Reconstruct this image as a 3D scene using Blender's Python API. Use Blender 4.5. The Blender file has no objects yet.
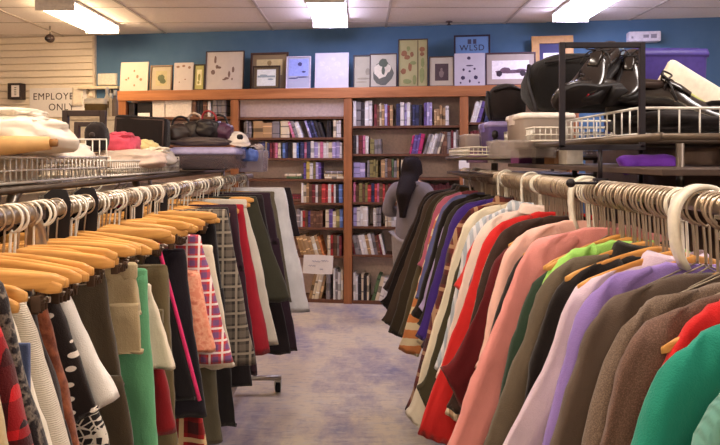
import bpy, bmesh, math, random
from mathutils import Vector, Matrix, noise
R = random.Random(7)
PI = math.pi
scn = bpy.context.scene
COL = scn.collection
F, CX, HY, CAMZ = 600.0, 360.0, 158.0, 1.46

def at(px, py, Y):                      # photo pixel + distance -> point in the room
    return Vector(((px - CX) / F * Y, Y, CAMZ - (py - HY) / F * Y))

def lin(c):
    return tuple(((v / 255) / 12.92 if v / 255 <= 0.04045 else ((v / 255 + 0.055) / 1.055) ** 2.4) for v in c) + (1.0,)

# ------------------------------------------------------------------ materials
class NT:
    def __init__(s, name, rough=0.8, metal=0.0, spec=0.35):
        s.m = bpy.data.materials.new(name); s.m.use_nodes = True
        s.n = s.m.node_tree.nodes; s.l = s.m.node_tree.links
        s.b = s.n['Principled BSDF']
        s.b.inputs['Roughness'].default_value = rough
        s.b.inputs['Metallic'].default_value = metal
        s.b.inputs['Specular IOR Level'].default_value = spec
        s._c = None
    def coord(s, kind='Object'):
        if s._c is None: s._c = s.n.new('ShaderNodeTexCoord')
        return s._c.outputs[kind]
    def mapped(s, scale=(1, 1, 1), rot=(0, 0, 0), kind='Object', loc=(0, 0, 0)):
        m = s.n.new('ShaderNodeMapping'); s.l.new(s.coord(kind), m.inputs[0])
        m.inputs['Scale'].default_value = scale; m.inputs['Rotation'].default_value = rot; m.inputs['Location'].default_value = loc
        return m.outputs[0]
    def noise(s, scale, detail=3, vec=None, rough=0.55):
        t = s.n.new('ShaderNodeTexNoise'); t.inputs['Scale'].default_value = scale
        t.inputs['Detail'].default_value = detail; t.inputs['Roughness'].default_value = rough
        s.l.new(vec if vec is not None else s.coord(), t.inputs['Vector']); return t.outputs['Fac']
    def vor(s, scale, feature='F1', vec=None, rand=1.0):
        t = s.n.new('ShaderNodeTexVoronoi'); t.inputs['Scale'].default_value = scale; t.feature = feature
        t.inputs['Randomness'].default_value = rand
        s.l.new(vec if vec is not None else s.coord(), t.inputs['Vector']); return t.outputs['Distance']
    def ramp(s, fac, stops, interp='LINEAR'):
        r = s.n.new('ShaderNodeValToRGB'); e = r.color_ramp.elements; r.color_ramp.interpolation = interp
        while len(e) < len(stops): e.new(0.5)
        for k, (p, c) in enumerate(stops): e[k].position = p; e[k].color = c
        s.l.new(fac, r.inputs[0]); return r.outputs[0]
    def mix(s, fac, a, b):
        x = s.n.new('ShaderNodeMix'); x.data_type = 'RGBA'
        for v, i in ((fac, 0), (a, 6), (b, 7)):
            if hasattr(v, 'is_output'): s.l.new(v, x.inputs[i])
            else: x.inputs[i].default_value = v
        return x.outputs[2]
    def math(s, op, a, b=0.0):
        x = s.n.new('ShaderNodeMath'); x.operation = op
        for v, i in ((a, 0), (b, 1)):
            if hasattr(v, 'is_output'): s.l.new(v, x.inputs[i])
            else: x.inputs[i].default_value = v
        return x.outputs[0]
    def sep(s, vec):
        x = s.n.new('ShaderNodeSeparateXYZ'); s.l.new(vec, x.inputs[0]); return x.outputs
    def color(s, c):
        if hasattr(c, 'is_output'): s.l.new(c, s.b.inputs['Base Color'])
        else: s.b.inputs['Base Color'].default_value = c
    def bump(s, h, strength=0.3, dist=0.002):
        b = s.n.new('ShaderNodeBump'); b.inputs['Strength'].default_value = strength; b.inputs['Distance'].default_value = dist
        s.l.new(h, b.inputs['Height']); s.l.new(b.outputs[0], s.b.inputs['Normal'])

_mc = {}
def flat(name, c, rough=0.6, metal=0.0, spec=0.4, var=0.10, nscale=40, bump=0.0):
    k = ('flat', name, c, rough, metal)
    if k in _mc: return _mc[k]
    t = NT(name, rough, metal, spec); a = lin(c)
    d = tuple(v * (1 - var) for v in a[:3]) + (1,); u = tuple(min(1, v * (1 + var)) for v in a[:3]) + (1,)
    f = t.noise(nscale)
    t.color(t.ramp(f, [(0.3, d), (0.7, u)]))
    if bump: t.bump(f, bump)
    _mc[k] = t.m; return t.m

def cloth(c, pat='plain', c2=None, c3=None, s=1.0, rough=0.92):
    k = ('cloth', c, pat, c2, c3, s, rough)
    if k in _mc: return _mc[k]
    t = NT('cloth_' + pat, rough, 0, 0.2)
    t.b.inputs['Sheen Weight'].default_value = 0.15; t.b.inputs['Sheen Roughness'].default_value = 0.5
    a = lin(c); d = tuple(v * 0.86 for v in a[:3]) + (1,)
    f = t.noise(9 * s, 4)
    base = t.ramp(f, [(0.3, d), (0.7, a)])
    xyz = t.sep(t.coord())
    fine = t.noise(420, 2)
    hgt = fine; mid = t.noise(26, 4, t.mapped((1, 1, .55)))
    if pat == 'heather':
        g = t.noise(480, 2); base = t.mix(t.ramp(g, [(0.42, (0, 0, 0, 1)), (0.75, (.7, .7, .7, 1))]), base, lin(c2))
    elif pat in ('plaid', 'check'):
        sx = t.math('MULTIPLY', xyz[0], 70 / s); sz = t.math('MULTIPLY', xyz[2], 70 / s)
        bx = t.math('GREATER_THAN', t.math('SINE', sx), 0.15); bz = t.math('GREATER_THAN', t.math('SINE', sz), 0.15)
        both = t.math('MULTIPLY', t.math('ADD', bx, bz), 0.5)
        base = t.mix(both, base, lin(c2))
        lx = t.math('GREATER_THAN', t.math('SINE', t.math('ADD', t.math('MULTIPLY', sx, 1.0), 2.9)), 0.86)
        lz = t.math('GREATER_THAN', t.math('SINE', t.math('ADD', t.math('MULTIPLY', sz, 1.0), 2.9)), 0.86)
        base = t.mix(t.math('MULTIPLY', t.math('MAXIMUM', lx, lz), 0.85), base, lin(c3 or c2))
    elif pat == 'stripe':
        w = t.math('GREATER_THAN', t.math('SINE', t.math('MULTIPLY', xyz[0], 260 / s)), 0.2); base = t.mix(w, base, lin(c2))
    elif pat == 'hoops':
        w = t.math('GREATER_THAN', t.math('SINE', t.math('MULTIPLY', xyz[2], 120 / s)), 0.1); base = t.mix(w, base, lin(c2))
    elif pat == 'dots':
        v = t.mapped((1, 0.0, 1)); q = t.n.new('ShaderNodeTexVoronoi'); q.inputs['Scale'].default_value = 30 / s; q.inputs['Randomness'].default_value = 0.15
        mp = t.mapped((.75, 0.0, 1.25)); t.l.new(mp, q.inputs['Vector'])
        base = t.mix(t.math('LESS_THAN', q.outputs['Distance'], 0.21), base, lin(c2))
    elif pat == 'lattice':
        q = t.vor(60 / s, 'DISTANCE_TO_EDGE', t.mapped((1.0, 0.0, 1.3)))
        base = t.mix(t.math('LESS_THAN', q, 0.09), base, lin(c2))
    elif pat == 'floral':
        q = t.noise(38 / s, 3); base = t.ramp(q, [(0.40, a), (0.5, lin(c2)), (0.58, a), (0.68, lin(c3 or c2))], 'LINEAR')
    elif pat == 'knit':
        w = t.n.new('ShaderNodeTexWave'); w.inputs['Scale'].default_value = 95; w.bands_direction = 'Z'; w.inputs['Distortion'].default_value = 3
        t.l.new(t.coord(), w.inputs['Vector']); hgt = w.outputs['Fac']; base = t.mix(t.math('MULTIPLY', hgt, 0.07), base, d)
    elif pat == 'ribbed':
        w = t.math('SINE', t.math('MULTIPLY', xyz[0], 700)); hgt = w
    elif pat == 'crinkle':
        hgt = t.noise(55, 5); base = t.mix(t.ramp(hgt, [(0.4, (0, 0, 0, 1)), (0.62, (1, 1, 1, 1))]), d, lin(c2) if c2 else a)
    elif pat == 'denim':
        g = t.noise(7, 3); base = t.mix(t.ramp(g, [(0.45, (0, 0, 0, 1)), (0.7, (1, 1, 1, 1))]), base, lin(c2))
    t.color(base)
    t.bump(t.math('ADD', t.math('MULTIPLY', hgt, .25 if pat != 'crinkle' else .9), mid), 0.75, 0.006)
    _mc[k] = t.m; return t.m

def wood(name, c, c2, scale=1.0, rough=0.5, axis=0):
    k = ('wood', name)
    if k in _mc: return _mc[k]
    t = NT(name, rough, 0, 0.4)
    sc = [14 * scale] * 3; sc[axis] = 1.2 * scale
    f = t.noise(3.0, 5, t.mapped(tuple(sc)))
    g = t.noise(22, 3, t.mapped(tuple(sc)))
    base = t.ramp(f, [(0.3, lin(c2)), (0.65, lin(c))])
    base = t.mix(t.math('MULTIPLY', g, 0.35), base, lin(c2))
    t.color(base); t.bump(g, 0.15)
    _mc[k] = t.m; return t.m

def glassy(name, c, alpha=0.35, rough=0.25):
    k = ('glassy', name, c)
    if k in _mc: return _mc[k]
    t = NT(name, rough, 0, 0.5); t.color(lin(c)); t.b.inputs['Alpha'].default_value = alpha
    _mc[k] = t.m; return t.m

def emit(name, c, st):
    t = NT(name, 0.5); t.color(lin(c)); t.b.inputs['Emission Color'].default_value = lin(c); t.b.inputs['Emission Strength'].default_value = st
    return t.m

# ------------------------------------------------------------------ object helpers
def obj(name, bm, mat, parent=None, smooth=True, label=None):
    me = bpy.data.meshes.new(name); bmesh.ops.recalc_face_normals(bm, faces=bm.faces[:]); bm.to_mesh(me); bm.free()
    for p in me.polygons: p.use_smooth = smooth
    me.materials.append(mat)
    o = bpy.data.objects.new(name, me); COL.objects.link(o)
    if parent is not None: o.parent = parent
    if label: o['label'] = label
    return o

def thing(name, label, cat, loc=(0, 0, 0), rz=0.0, group=None, rot=None):
    o = bpy.data.objects.new(name, None); COL.objects.link(o); o.empty_display_size = 0.05
    o.location = loc; o.rotation_euler = rot if rot else (0, 0, rz)
    tag(o, label, cat, group); return o

def tag(o, label, cat, group=None, kind=None):
    o['label'] = label; o['category'] = cat
    if group: o['group'] = group
    if kind: o['kind'] = kind
    return o

def struct(o): o['kind'] = 'structure'; return o

def box(bm, x0, x1, y0, y1, z0, z1, bev=0.0, M=None):
    r = bmesh.ops.create_cube(bm, size=1.0); vs = r['verts']
    for v in vs: v.co = Vector(((x0 + x1) / 2 + v.co.x * (x1 - x0), (y0 + y1) / 2 + v.co.y * (y1 - y0), (z0 + z1) / 2 + v.co.z * (z1 - z0)))
    if bev > 0:
        es = list({e for v in vs for e in v.link_edges})
        q = bmesh.ops.bevel(bm, geom=es, offset=bev, segments=2, profile=0.5, affect='EDGES'); vs = [v for v in q['verts']]
        vs = list({v for f in q['faces'] for v in f.verts} | set(vs))
    if M is not None: bmesh.ops.transform(bm, matrix=M, verts=[v for v in vs if v.is_valid])
    return vs

def bx(*a, bev=0.0):
    bm = bmesh.new(); box(bm, *a, bev=bev); return bm

def rings(bm, rs, cap0=True, cap1=True):
    L = []
    for r in rs: L.append([bm.verts.new(p) for p in r])
    n = len(L[0])
    for a, b in zip(L, L[1:]):
        for k in range(n): bm.faces.new((a[k], a[(k + 1) % n], b[(k + 1) % n], b[k]))
    if cap0: bm.faces.new(L[0])
    if cap1: bm.faces.new(L[-1][::-1])
    return bm

def tube(bm, pts, r, n=8, rads=None, caps=True):
    pts = [Vector(p) for p in pts]; rs = []; up = None
    for i, p in enumerate(pts):
        d = (pts[min(i + 1, len(pts) - 1)] - pts[max(i - 1, 0)]).normalized()
        if up is None: up = d.orthogonal().normalized()
        up = (up - d * up.dot(d)).normalized(); w = d.cross(up)
        rr = rads[i] if rads else r
        rs.append([p + up * (rr * math.cos(2 * PI * k / n)) + w * (rr * math.sin(2 * PI * k / n)) for k in range(n)])
    return rings(bm, rs, caps, caps)

def cat(pts, n):                         # smooth curve through points
    P = [Vector(p) for p in pts]; P = [2 * P[0] - P[1]] + P + [2 * P[-1] - P[-2]]; out = []
    m = len(P) - 3
    for i in range(n + 1):
        t = i / n * m; k = min(int(t), m - 1); t -= k
        a, b, c, d = P[k:k + 4]
        out.append(0.5 * ((2 * b) + (c - a) * t + (2 * a - 5 * b + 4 * c - d) * t * t + (3 * b - a - 3 * c + d) * t ** 3))
    return out

def blob(dims, seed, amp=0.25, freq=2.2, sub=4, flat_bottom=True, detail=0.08):
    bm = bmesh.new(); bmesh.ops.create_icosphere(bm, subdivisions=sub, radius=1.0)
    o = Vector((seed * 3.1, seed * 1.7, seed * 0.9))
    for v in bm.verts:
        d = v.co.normalized()
        k = 1 + amp * noise.noise(d * freq + o) + detail * noise.noise(d * freq * 4 + o) + detail * 0.5 * noise.noise(d * freq * 9 + o)
        p = d * k
        e = 0.72
        p = Vector((math.copysign(abs(p.x) ** e, p.x), math.copysign(abs(p.y) ** e, p.y), math.copysign(abs(p.z) ** 0.85, p.z)))
        if flat_bottom and p.z < -0.75: p.z = -0.75 + (p.z + 0.75) * 0.15
        v.co = Vector((p.x * dims[0] / 2, p.y * dims[1] / 2, p.z * dims[2] / 2))
    return bm

# ------------------------------------------------------------------ shared materials
M_STEEL = flat('brushed_steel', (176, 166, 152), 0.32, 0.9, 0.5)
M_HOOK = flat('pewter_hook', (182, 166, 148), 0.36, 0.8, 0.5)
M_WIRE = flat('wire_steel', (214, 206, 194), 0.4, 0.2, 0.5)
M_WHITEWIRE = flat('white_coated_wire', (226, 222, 216), 0.45)
M_BLACK = flat('black_plastic', (24, 19, 24), 0.5)
M_WHITEPL = flat('white_plastic', (232, 226, 212), 0.45)
M_HWOOD = wood('hanger_wood', (226, 172, 98), (188, 128, 62), 1.5, 0.42)
M_CASE = wood('bookcase_wood', (172, 110, 68), (128, 78, 44), 0.5, 0.5, 2)
M_CASEH = wood('bookcase_rail_wood', (188, 124, 76), (144, 88, 50), 0.5, 0.5, 0)
M_DARKW = flat('dark_shelf_edge', (74, 46, 36), 0.6)
M_PAPER = flat('white_paper', (238, 232, 228), 0.8, var=0.03)

# ------------------------------------------------------------------ camera
cam = bpy.data.cameras.new('camera'); co = bpy.data.objects.new('camera', cam); COL.objects.link(co)
co.location = (0, 0, CAMZ); co.rotation_euler = (PI / 2, 0, 0)
cam.sensor_fit = 'HORIZONTAL'; cam.sensor_width = 36; cam.lens = 36 * F / 720
cam.shift_y = -(222.5 - HY) / 720; cam.clip_start = 0.05
scn.camera = co

# ------------------------------------------------------------------ room shell
WA = math.atan(0.133); CEIL = 2.83
WD = 6.30                                        # back wall distance on the axis
def wallM(d, x=0.0, z=0.0):                      # frame on a plane parallel to the back wall; x along the wall
    return Matrix.Translation((0, d, z)) @ Matrix.Rotation(-WA, 4, 'Z') @ Matrix.Translation((x, 0, 0))
def wall_xy(px, d):                              # along-wall coordinate of photo column px on plane d
    u = (px - CX) / F; Y = d / (1 + 0.133 * u); return u * Y / math.cos(WA)
def wall_z(px, py, d):
    u = (px - CX) / F; Y = d / (1 + 0.133 * u); return CAMZ - (py - HY) / F * Y

t = NT('worn_concrete', 0.42, 0, 0.4)
n1 = t.noise(1.9, 6, t.mapped((1.2, 0.6, 1), loc=(2.3, 0, 0)), 0.68); n2 = t.noise(6, 6, t.mapped((1.0, 3.4, 1)), .68); n3 = t.noise(16, 6, t.mapped((.7, 2.6, 1)), 0.7)
base = t.ramp(n1, [(0.36, lin((150, 144, 162))), (0.45, lin((186, 172, 168))), (0.56, lin((222, 206, 178)))])
base = t.mix(t.ramp(n2, [(0.5, (0, 0, 0, 1)), (0.68, (1, 1, 1, 1))]), base, lin((214, 204, 190)))
base = t.mix(t.math('MULTIPLY', t.ramp(n3, [(0.52, (0, 0, 0, 1)), (0.66, (1, 1, 1, 1))]), 0.4), base, lin((122, 112, 128)))
t.color(base); t.bump(n3, 0.12); t.l.new(t.ramp(n2, [(0.3, (0.28,) * 3 + (1,)), (0.7, (0.55,) * 3 + (1,))]), t.b.inputs['Roughness'])
struct(obj('floor', bx(-6, 6, -4, 7.6, -0.05, 0), t.m, smooth=False))
t = NT('ceiling_panels', 0.9, 0, 0.2); f = t.noise(60, 4); t.color(t.ramp(f, [(0.3, lin((238, 228, 218))), (0.7, lin((248, 240, 232)))])); t.bump(f, 0.2)
M_CEIL = t.m
struct(obj('ceiling', bx(-6, 6, -4, 7.6, CEIL, CEIL + 0.05), M_CEIL, smooth=False))
bm = bmesh.new()
for k in range(-4, 6):
    X = -0.93 + 1.2 * k
    box(bm, X - 0.012, X + 0.012, -4, 7.4, CEIL - 0.006, CEIL - 0.0005)
for k in range(0, 19):
    Y = -3.7 + 0.61 * k
    box(bm, -6, 6, Y - 0.01, Y + 0.01, CEIL - 0.005, CEIL - 0.001)
struct(obj('trim_1', bm, flat('ceiling_grid', (196, 184, 172), 0.6), smooth=False))

t = NT('blue_wall_paint', 0.75, 0, 0.3); f = t.noise(6, 4)
xs = t.sep(t.coord())[0]
t.color(t.ramp(f, [(0.3, lin((80, 114, 146))), (0.7, lin((88, 122, 154)))])); t.bump(t.noise(120, 2), 0.1)
w = obj('wall_back', bx(-6, 6, 0, 0.1, 0, CEIL), t.m, smooth=False); w.matrix_world = wallM(WD); struct(w)
# slatwall left of the blue wall
xe = wall_xy(95, WD - 0.03)
bm = bmesh.new(); z = 0.0; step = 0.0765
box(bm, -5.2, xe, -0.008, -0.001, 0, CEIL)
while z < CEIL - 0.002:
    box(bm, -5.2, xe, -0.03, -0.008, z, min(z + step - 0.012, CEIL), 0.0025); z += step
w = obj('wall_slat', bm, flat('slatwall_laminate', (240, 226, 204), 0.6, var=0.03), smooth=False); w.matrix_world = wallM(WD); struct(w)
bm = bx(xe - .02, xe + 0.005, -0.04, -0.001, 0, CEIL)
w = obj('trim_2', bm, flat('slatwall_trim', (214, 198, 178), 0.6), smooth=False); w.matrix_world = wallM(WD); struct(w)
M_SIDE = flat('side_wall_paint', (222, 208, 190), 0.8)
struct(obj('wall_left', bx(-5.3, -5.2, -4, 7.5, 0, CEIL), M_SIDE, smooth=False))
struct(obj('wall_right', bx(4.6, 4.7, -4, 7.0, 0, CEIL), M_SIDE, smooth=False))

# ------------------------------------------------------------------ ceiling lights
WARM, COOL = (255, 221, 176), (219, 214, 255)
def fixture(x, y, c, st, label, L=1.22, W=0.34):
    r = thing('ceiling_light', label, 'light', (x, y, CEIL), 0, 'fluorescent ceiling fixtures')
    bm = bmesh.new(); box(bm, -W / 2, W / 2, -L / 2, L / 2, -0.03, -0.0065, 0.004)
    box(bm, -W / 2, W / 2, -L / 2 - 0.012, -L / 2 + 0.004, -0.10, -0.0065, 0.003); box(bm, -W / 2, W / 2, L / 2 - 0.004, L / 2 + 0.012, -0.10, -0.0065, 0.003)
    obj('housing', bm, flat('light_housing', (232, 226, 218), 0.5), r, False)
    pr = [(-W / 2 + .004, -0.03), (-W / 2 + .012, -0.06), (-W / 2 + .05, -0.092), (0, -0.098), (W / 2 - .05, -0.092), (W / 2 - .012, -0.06), (W / 2 - .004, -0.03)]
    bm = bmesh.new(); rings(bm, [[(p, yy, q) for p, q in pr] for yy in (-L / 2 + .004, L / 2 - .004)])
    obj('diffuser', bm, emit('diffuser_glow', c, st), r, True)
    return r
LS = 27
fixture(-2.63, 5.65, WARM, LS * 1.15, 'warm glowing fluorescent light beside the round ceiling vent', .95)
fixture(-0.29, 5.38, COOL, LS * .8, 'short looking cool white fluorescent light above the bookcase centre', .95)
fixture(1.97, 5.0, COOL, LS, 'cool white fluorescent light over the boxes and black shoes')
for (x, y, c) in ((-2.2, 1.6, WARM), (-0.25, 1.5, (255, 240, 224)), (1.8, 1.3, (255, 244, 238)), (-2.2, -1.6, WARM), (-0.25, -1.6, (255, 228, 196)), (1.8, -1.6, (255, 242, 232))):
    fixture(x, y, c, LS, 'fluorescent ceiling light above the clothes racks out of frame')
# round vent
p = at(50, 4, 4.75)
r = thing('ceiling_vent', 'round grey ceiling air vent beside the warm fluorescent light', 'vent', (p.x, p.y, CEIL))
bm = bmesh.new()
for R0, R1, z0, z1 in ((0.27, 0.22, -0.008, -0.035), (0.19, 0.14, -0.02, -0.055), (0.11, 0.05, -0.03, -0.07)):
    rings(bm, [[(q * math.cos(a), q * math.sin(a), zz) for a in [2 * PI * k / 32 for k in range(32)]] for q, zz in ((R0, z0), (R0, z0 - .006), (R1, z1), (R1 - .005, z1), (R0 - .02, z0))], False, False)
obj('louvre', bm, flat('vent_metal', (172, 158, 136), 0.5), r)
bm = bmesh.new(); bmesh.ops.create_circle(bm, cap_ends=True, segments=32, radius=0.265); bmesh.ops.translate(bm, verts=bm.verts, vec=(0, 0, -0.008))
obj('duct_plate', bm, flat('vent_dark', (96, 84, 70), 0.7), r)
# sprinkler head
p = at(449, 22, 6.0)
r = thing('fire_sprinkler', 'small dark sprinkler head on the ceiling above the framed pictures', 'sprinkler', (p.x, p.y, CEIL - 0.006))
bm = bmesh.new(); tube(bm, [(0, 0, 0), (0, 0, -0.03)], 0.008); tube(bm, [(0, 0, -0.03), (0, 0, -0.034)], 0.022, 12)
obj('deflector', bm, flat('sprinkler_metal', (70, 52, 50), 0.5, 0.5), r)
bm = bmesh.new(); tube(bm, [(0, 0, 0), (0, 0, -0.004)], 0.035, 16); obj('escutcheon', bm, flat('sprinkler_plate', (120, 100, 96), 0.5), r)
# security camera
p = at(50, 43, 6.2)
r = thing('security_camera', 'dark security camera hanging from ceiling before the white slatwall', 'camera', (p.x, p.y, CEIL))
bm = bmesh.new(); tube(bm, [(0, 0, -0.006), (0, 0, -0.10)], 0.008); obj('stem', bm, M_STEEL, r)
bm = bmesh.new(); bmesh.ops.create_uvsphere(bm, u_segments=16, v_segments=10, radius=0.045)
bmesh.ops.translate(bm, verts=bm.verts, vec=(0, 0, -0.135)); tube(bm, [(0, 0, -0.135), (0.01, -0.075, -0.15)], 0.026, 12)
obj('body', bm, flat('camera_dark', (58, 44, 40), 0.4), r)
bm = bmesh.new(); tube(bm, [(0.01, -0.075, -0.15), (0.011, -0.08, -0.151)], 0.018, 12); obj('lens', bm, M_BLACK, r)

# ------------------------------------------------------------------ wall signs
FD = WD - 0.03
def on_wall(name, label, cat, px0, px1, py0, py1, d, depth, mat, bev=0.003, back=None):
    x0, x1 = wall_xy(px0, d), wall_xy(px1, d); pm = (px0 + px1) / 2
    z0, z1 = wall_z(pm, py1, d), wall_z(pm, py0, d)
    r = thing(name, label, cat); r.matrix_world = wallM(d, (x0 + x1) / 2, z0)
    w = x1 - x0; h = z1 - z0
    return r, w, h
def letters(text, size, mat, parent, loc, rot=(PI / 2, 0, 0), align='CENTER', name='lettering', ext=0.0006, bold=0.0):
    c = bpy.data.curves.new(name, 'FONT'); c.body = text; c.size = size; c.align_x = align; c.align_y = 'CENTER'; c.extrude = ext; c.offset = bold; c.space_character = 1.12
    tmp = bpy.data.objects.new('tmp', c); COL.objects.link(tmp); dg = bpy.context.evaluated_depsgraph_get(); dg.update()
    me = bpy.data.meshes.new_from_object(tmp.evaluated_get(dg)); bpy.data.objects.remove(tmp); bpy.data.curves.remove(c)
    me.materials.clear(); me.materials.append(mat); me.name = name
    o = bpy.data.objects.new(name, me); COL.objects.link(o); o.parent = parent; o.location = loc; o.rotation_euler = rot
    return o
M_INK = flat('dark_ink', (62, 48, 44), 0.7)
r, w, h = on_wall('employees_sign', 'white sign reading EMPLOYEES ONLY on the slatwall', 'sign', 30, 87, 88, 117, FD, 0, M_PAPER)
obj('board', bx(-w / 2, w / 2, -0.006, -0.0005, 0, h, bev=0.001), M_PAPER, r, False)
letters('EMPLOYEES', 0.108, M_INK, r, (0.0, -0.0068, h * 0.70)); letters('ONLY', 0.108, M_INK, r, (0.04, -0.0068, h * 0.33))
r, w, h = on_wall('paper_notice', 'blank cream paper covering the end of the EMPLOYEES ONLY sign', 'paper', 72.5, 83, 87, 106, FD - 0.012, 0, M_PAPER)
bm = bmesh.new()
rings(bm, [[(-w / 2, -0.004 * (1 - math.cos(k)), h * j / 6) if False else ((-w / 2 + w * k / 6), -0.004 - 0.004 * math.sin(k * 0.9 + j), h * j / 6) for k in range(7)] + [((-w / 2 + w * k / 6), -0.0025 - 0.004 * math.sin(k * 0.9 + j), h * j / 6) for k in range(6, -1, -1)] for j in range(7)])
obj('sheet', bm, flat('cream_paper', (240, 228, 208), 0.8), r)
r, w, h = on_wall('wall_clock_box', 'small dark framed box with a white face on the slatwall', 'box', 13, 26, 84, 100, FD, 0, M_BLACK)
obj('case', bx(-w / 2, w / 2, -0.09, -0.0005, 0, h, bev=0.006), flat('dark_case', (48, 36, 34), 0.5), r, False)
obj('face_plate', bx(-w * .18, w * .40, -0.094, -0.0895, h * .14, h * .86, bev=0.001), M_PAPER, r, False)
bm = bmesh.new()
for k in range(5): box(bm, w * .05, w * .2, -0.0955, -0.0938, h * (.25 + .11 * k), h * (.29 + .11 * k))
obj('dial_mark', bm, M_INK, r, False)
r, w, h = on_wall('thermostat_cover', 'small white rectangular box on the teal blue wall', 'box', 99, 117, 74, 85, WD, 0, M_WHITEPL)
obj('cover', bx(-w / 2, w / 2, -0.03, -0.0005, 0, h, bev=0.006), M_WHITEPL, r, False)
obj('rim', bx(-w / 2 - .006, w / 2 + .006, -0.008, -0.0004, -.006, h + .006, bev=0.002), flat('rim_grey', (190, 180, 172), 0.6), r, False)
r, w, h = on_wall('emergency_light_box', 'white box with grey markings high on the dark blue wall', 'box', 626, 658, 33, 43, WD, 0, M_WHITEPL)
obj('case', bx(-w / 2, w / 2, -0.09, -0.0005, 0, h, bev=0.01), flat('box_white', (226, 222, 232), 0.5), r, False)
bm = bmesh.new(); box(bm, -w * .05, w * .12, -0.0915, -0.0895, h * .35, h * .65); box(bm, w * .18, w * .36, -0.0915, -0.0895, h * .3, h * .7); box(bm, -w * .42, -w * .36, -0.0915, -0.0895, h * .3, h * .5)
obj('marking', bm, flat('grey_print', (150, 146, 160), 0.7), r, False)
# picture rail / ledge at slatwall end
r, w, h = on_wall('wall_ledge', 'narrow cream ledge between slatwall and the bookcase end', 'ledge', 82, 121, 87, 89.5, WD, 0, M_PAPER)
obj('ledge_board', bx(-w / 2, w / 2, -0.08, -0.0005, 0, h, bev=0.002), flat('ledge_cream', (230, 214, 186), 0.6), r, False)
bm = bmesh.new()
for sx in (-0.3, 0.3): box(bm, w * sx - .008, w * sx + .008, -0.06, -0.0005, -0.05, 0, 0.001)
obj('bracket', bm, M_STEEL, r, False)

# ------------------------------------------------------------------ bookcase
BD = 6.0; BDEP = 0.27
r = thing('bookcase', 'long wooden bookcase full of books against the blue wall', 'bookcase'); r.matrix_world = wallM(BD); BC = r
posts = [wall_xy(p, BD) for p in (123, 235, 348, 464, 574)]
ZT, ZR = 2.165, 2.06
M_BACK = flat('bookcase_back_panel', (222, 198, 190), 0.75)
for i, x in enumerate(posts):
    obj('post', bx(x - 0.042, x + 0.042, -0.02, 0.02, 0.0, ZR, bev=0.004), M_CASE, r, False)
    obj('divider', bx(x - 0.012, x + 0.012, 0.02, BDEP, 0.0, ZR, bev=0.001), flat('divider_wood', (128, 82, 56), 0.6), r, False)
obj('top_rail', bx(posts[0] - .05, posts[-1] + .05, -0.028, 0.02, ZR, ZT, bev=0.004), M_CASEH, r, False)
obj('top_board', bx(posts[0] - .05, posts[-1] + .05, 0.02, BDEP, ZT - 0.03, ZT, bev=0.002), M_CASEH, r, False)
obj('back_panel', bx(posts[0] - .05, posts[-1] + .05, BDEP, BDEP + 0.012, 0.0, ZT), M_BACK, r, False)
def zrow(bay, y): pm = {0: 180, 1: 290, 2: 405, 3: 500}[bay]; return wall_z(pm, y, BD)
SH = {0: [117, 145, 170, 200, 230, 258, 303], 1: [117, 137.5, 158, 179, 202.5, 227, 255, 303.5], 2: [125.5, 153.7, 177.6, 202.5, 227, 255.5, 303], 3: [122, 151, 178, 204, 230, 257, 302]}
for b in range(4):
    x0, x1 = posts[b] + 0.013, posts[b + 1] - 0.013
    for k, y in enumerate(SH[b]):
        zt = zrow(b, y)
        zt = max(zt, 0.035)
        obj('shelf', bx(x0, x1, 0.0, BDEP - .001, zt - 0.024 if zt > 0.05 else 0.0, zt, bev=0.002), flat('shelf_board', (104, 66, 46), 0.6), r, False)
obj('valance_panel', bx(posts[1] + .045, posts[2] - .045, 0.03, 0.04, zrow(1, 116.5), ZR + .02), flat('valance_pale', (186, 166, 158), 0.7), r, False)

PAL = [('white', (226, 220, 216)), ('cream', (222, 206, 176)), ('black', (34, 28, 32)), ('navy', (40, 44, 84)), ('maroon', (104, 30, 38)), ('red', (176, 48, 48)), ('brown', (98, 62, 44)), ('tan', (170, 134, 92)), ('purple', (98, 76, 146)), ('lilac', (168, 156, 206)), ('blue', (82, 110, 176)), ('green', (78, 104, 66)), ('olive', (136, 126, 74)), ('grey', (132, 124, 126)), ('pink', (206, 110, 142)), ('orange', (206, 120, 62)), ('yellow', (216, 190, 96)), ('magenta', (190, 40, 100))]
PAL = [(n_, tuple(int(v * .92 + 14) for v in c_)) for n_, c_ in PAL]
PD = dict(PAL)
def bookmat(cn, v):
    k = ('book', cn, v)
    if k in _mc: return _mc[k]
    t = NT('book_cover_' + cn, 0.5, 0, 0.4); c = lin(PD[cn]); rr = random.Random(hash_(cn) + v)
    g = t.sep(t.coord('Generated'))[2]
    bc = PD[cn]; f_ = rr.choice((.6, .75, 1.2, 1.35)); oc = lin(tuple(int(min(236, max(20, v * f_ + (18 if f_ > 1 else 0)))) for v in bc))
    a = rr.uniform(.12, .3); b = rr.uniform(.6, .82)
    st = [(0, c), (a, oc), (a + .05, c), (b, oc), (b + rr.uniform(.03, .12), c)] if v % 3 else [(0, c), (rr.uniform(.3, .4), oc), (rr.uniform(.55, .65), c)]
    t.color(t.ramp(g, st, 'CONSTANT')); _mc[k] = t.m; return t.m
def hash_(s): return sum((i + 1) * ord(ch) for i, ch in enumerate(s))
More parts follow.
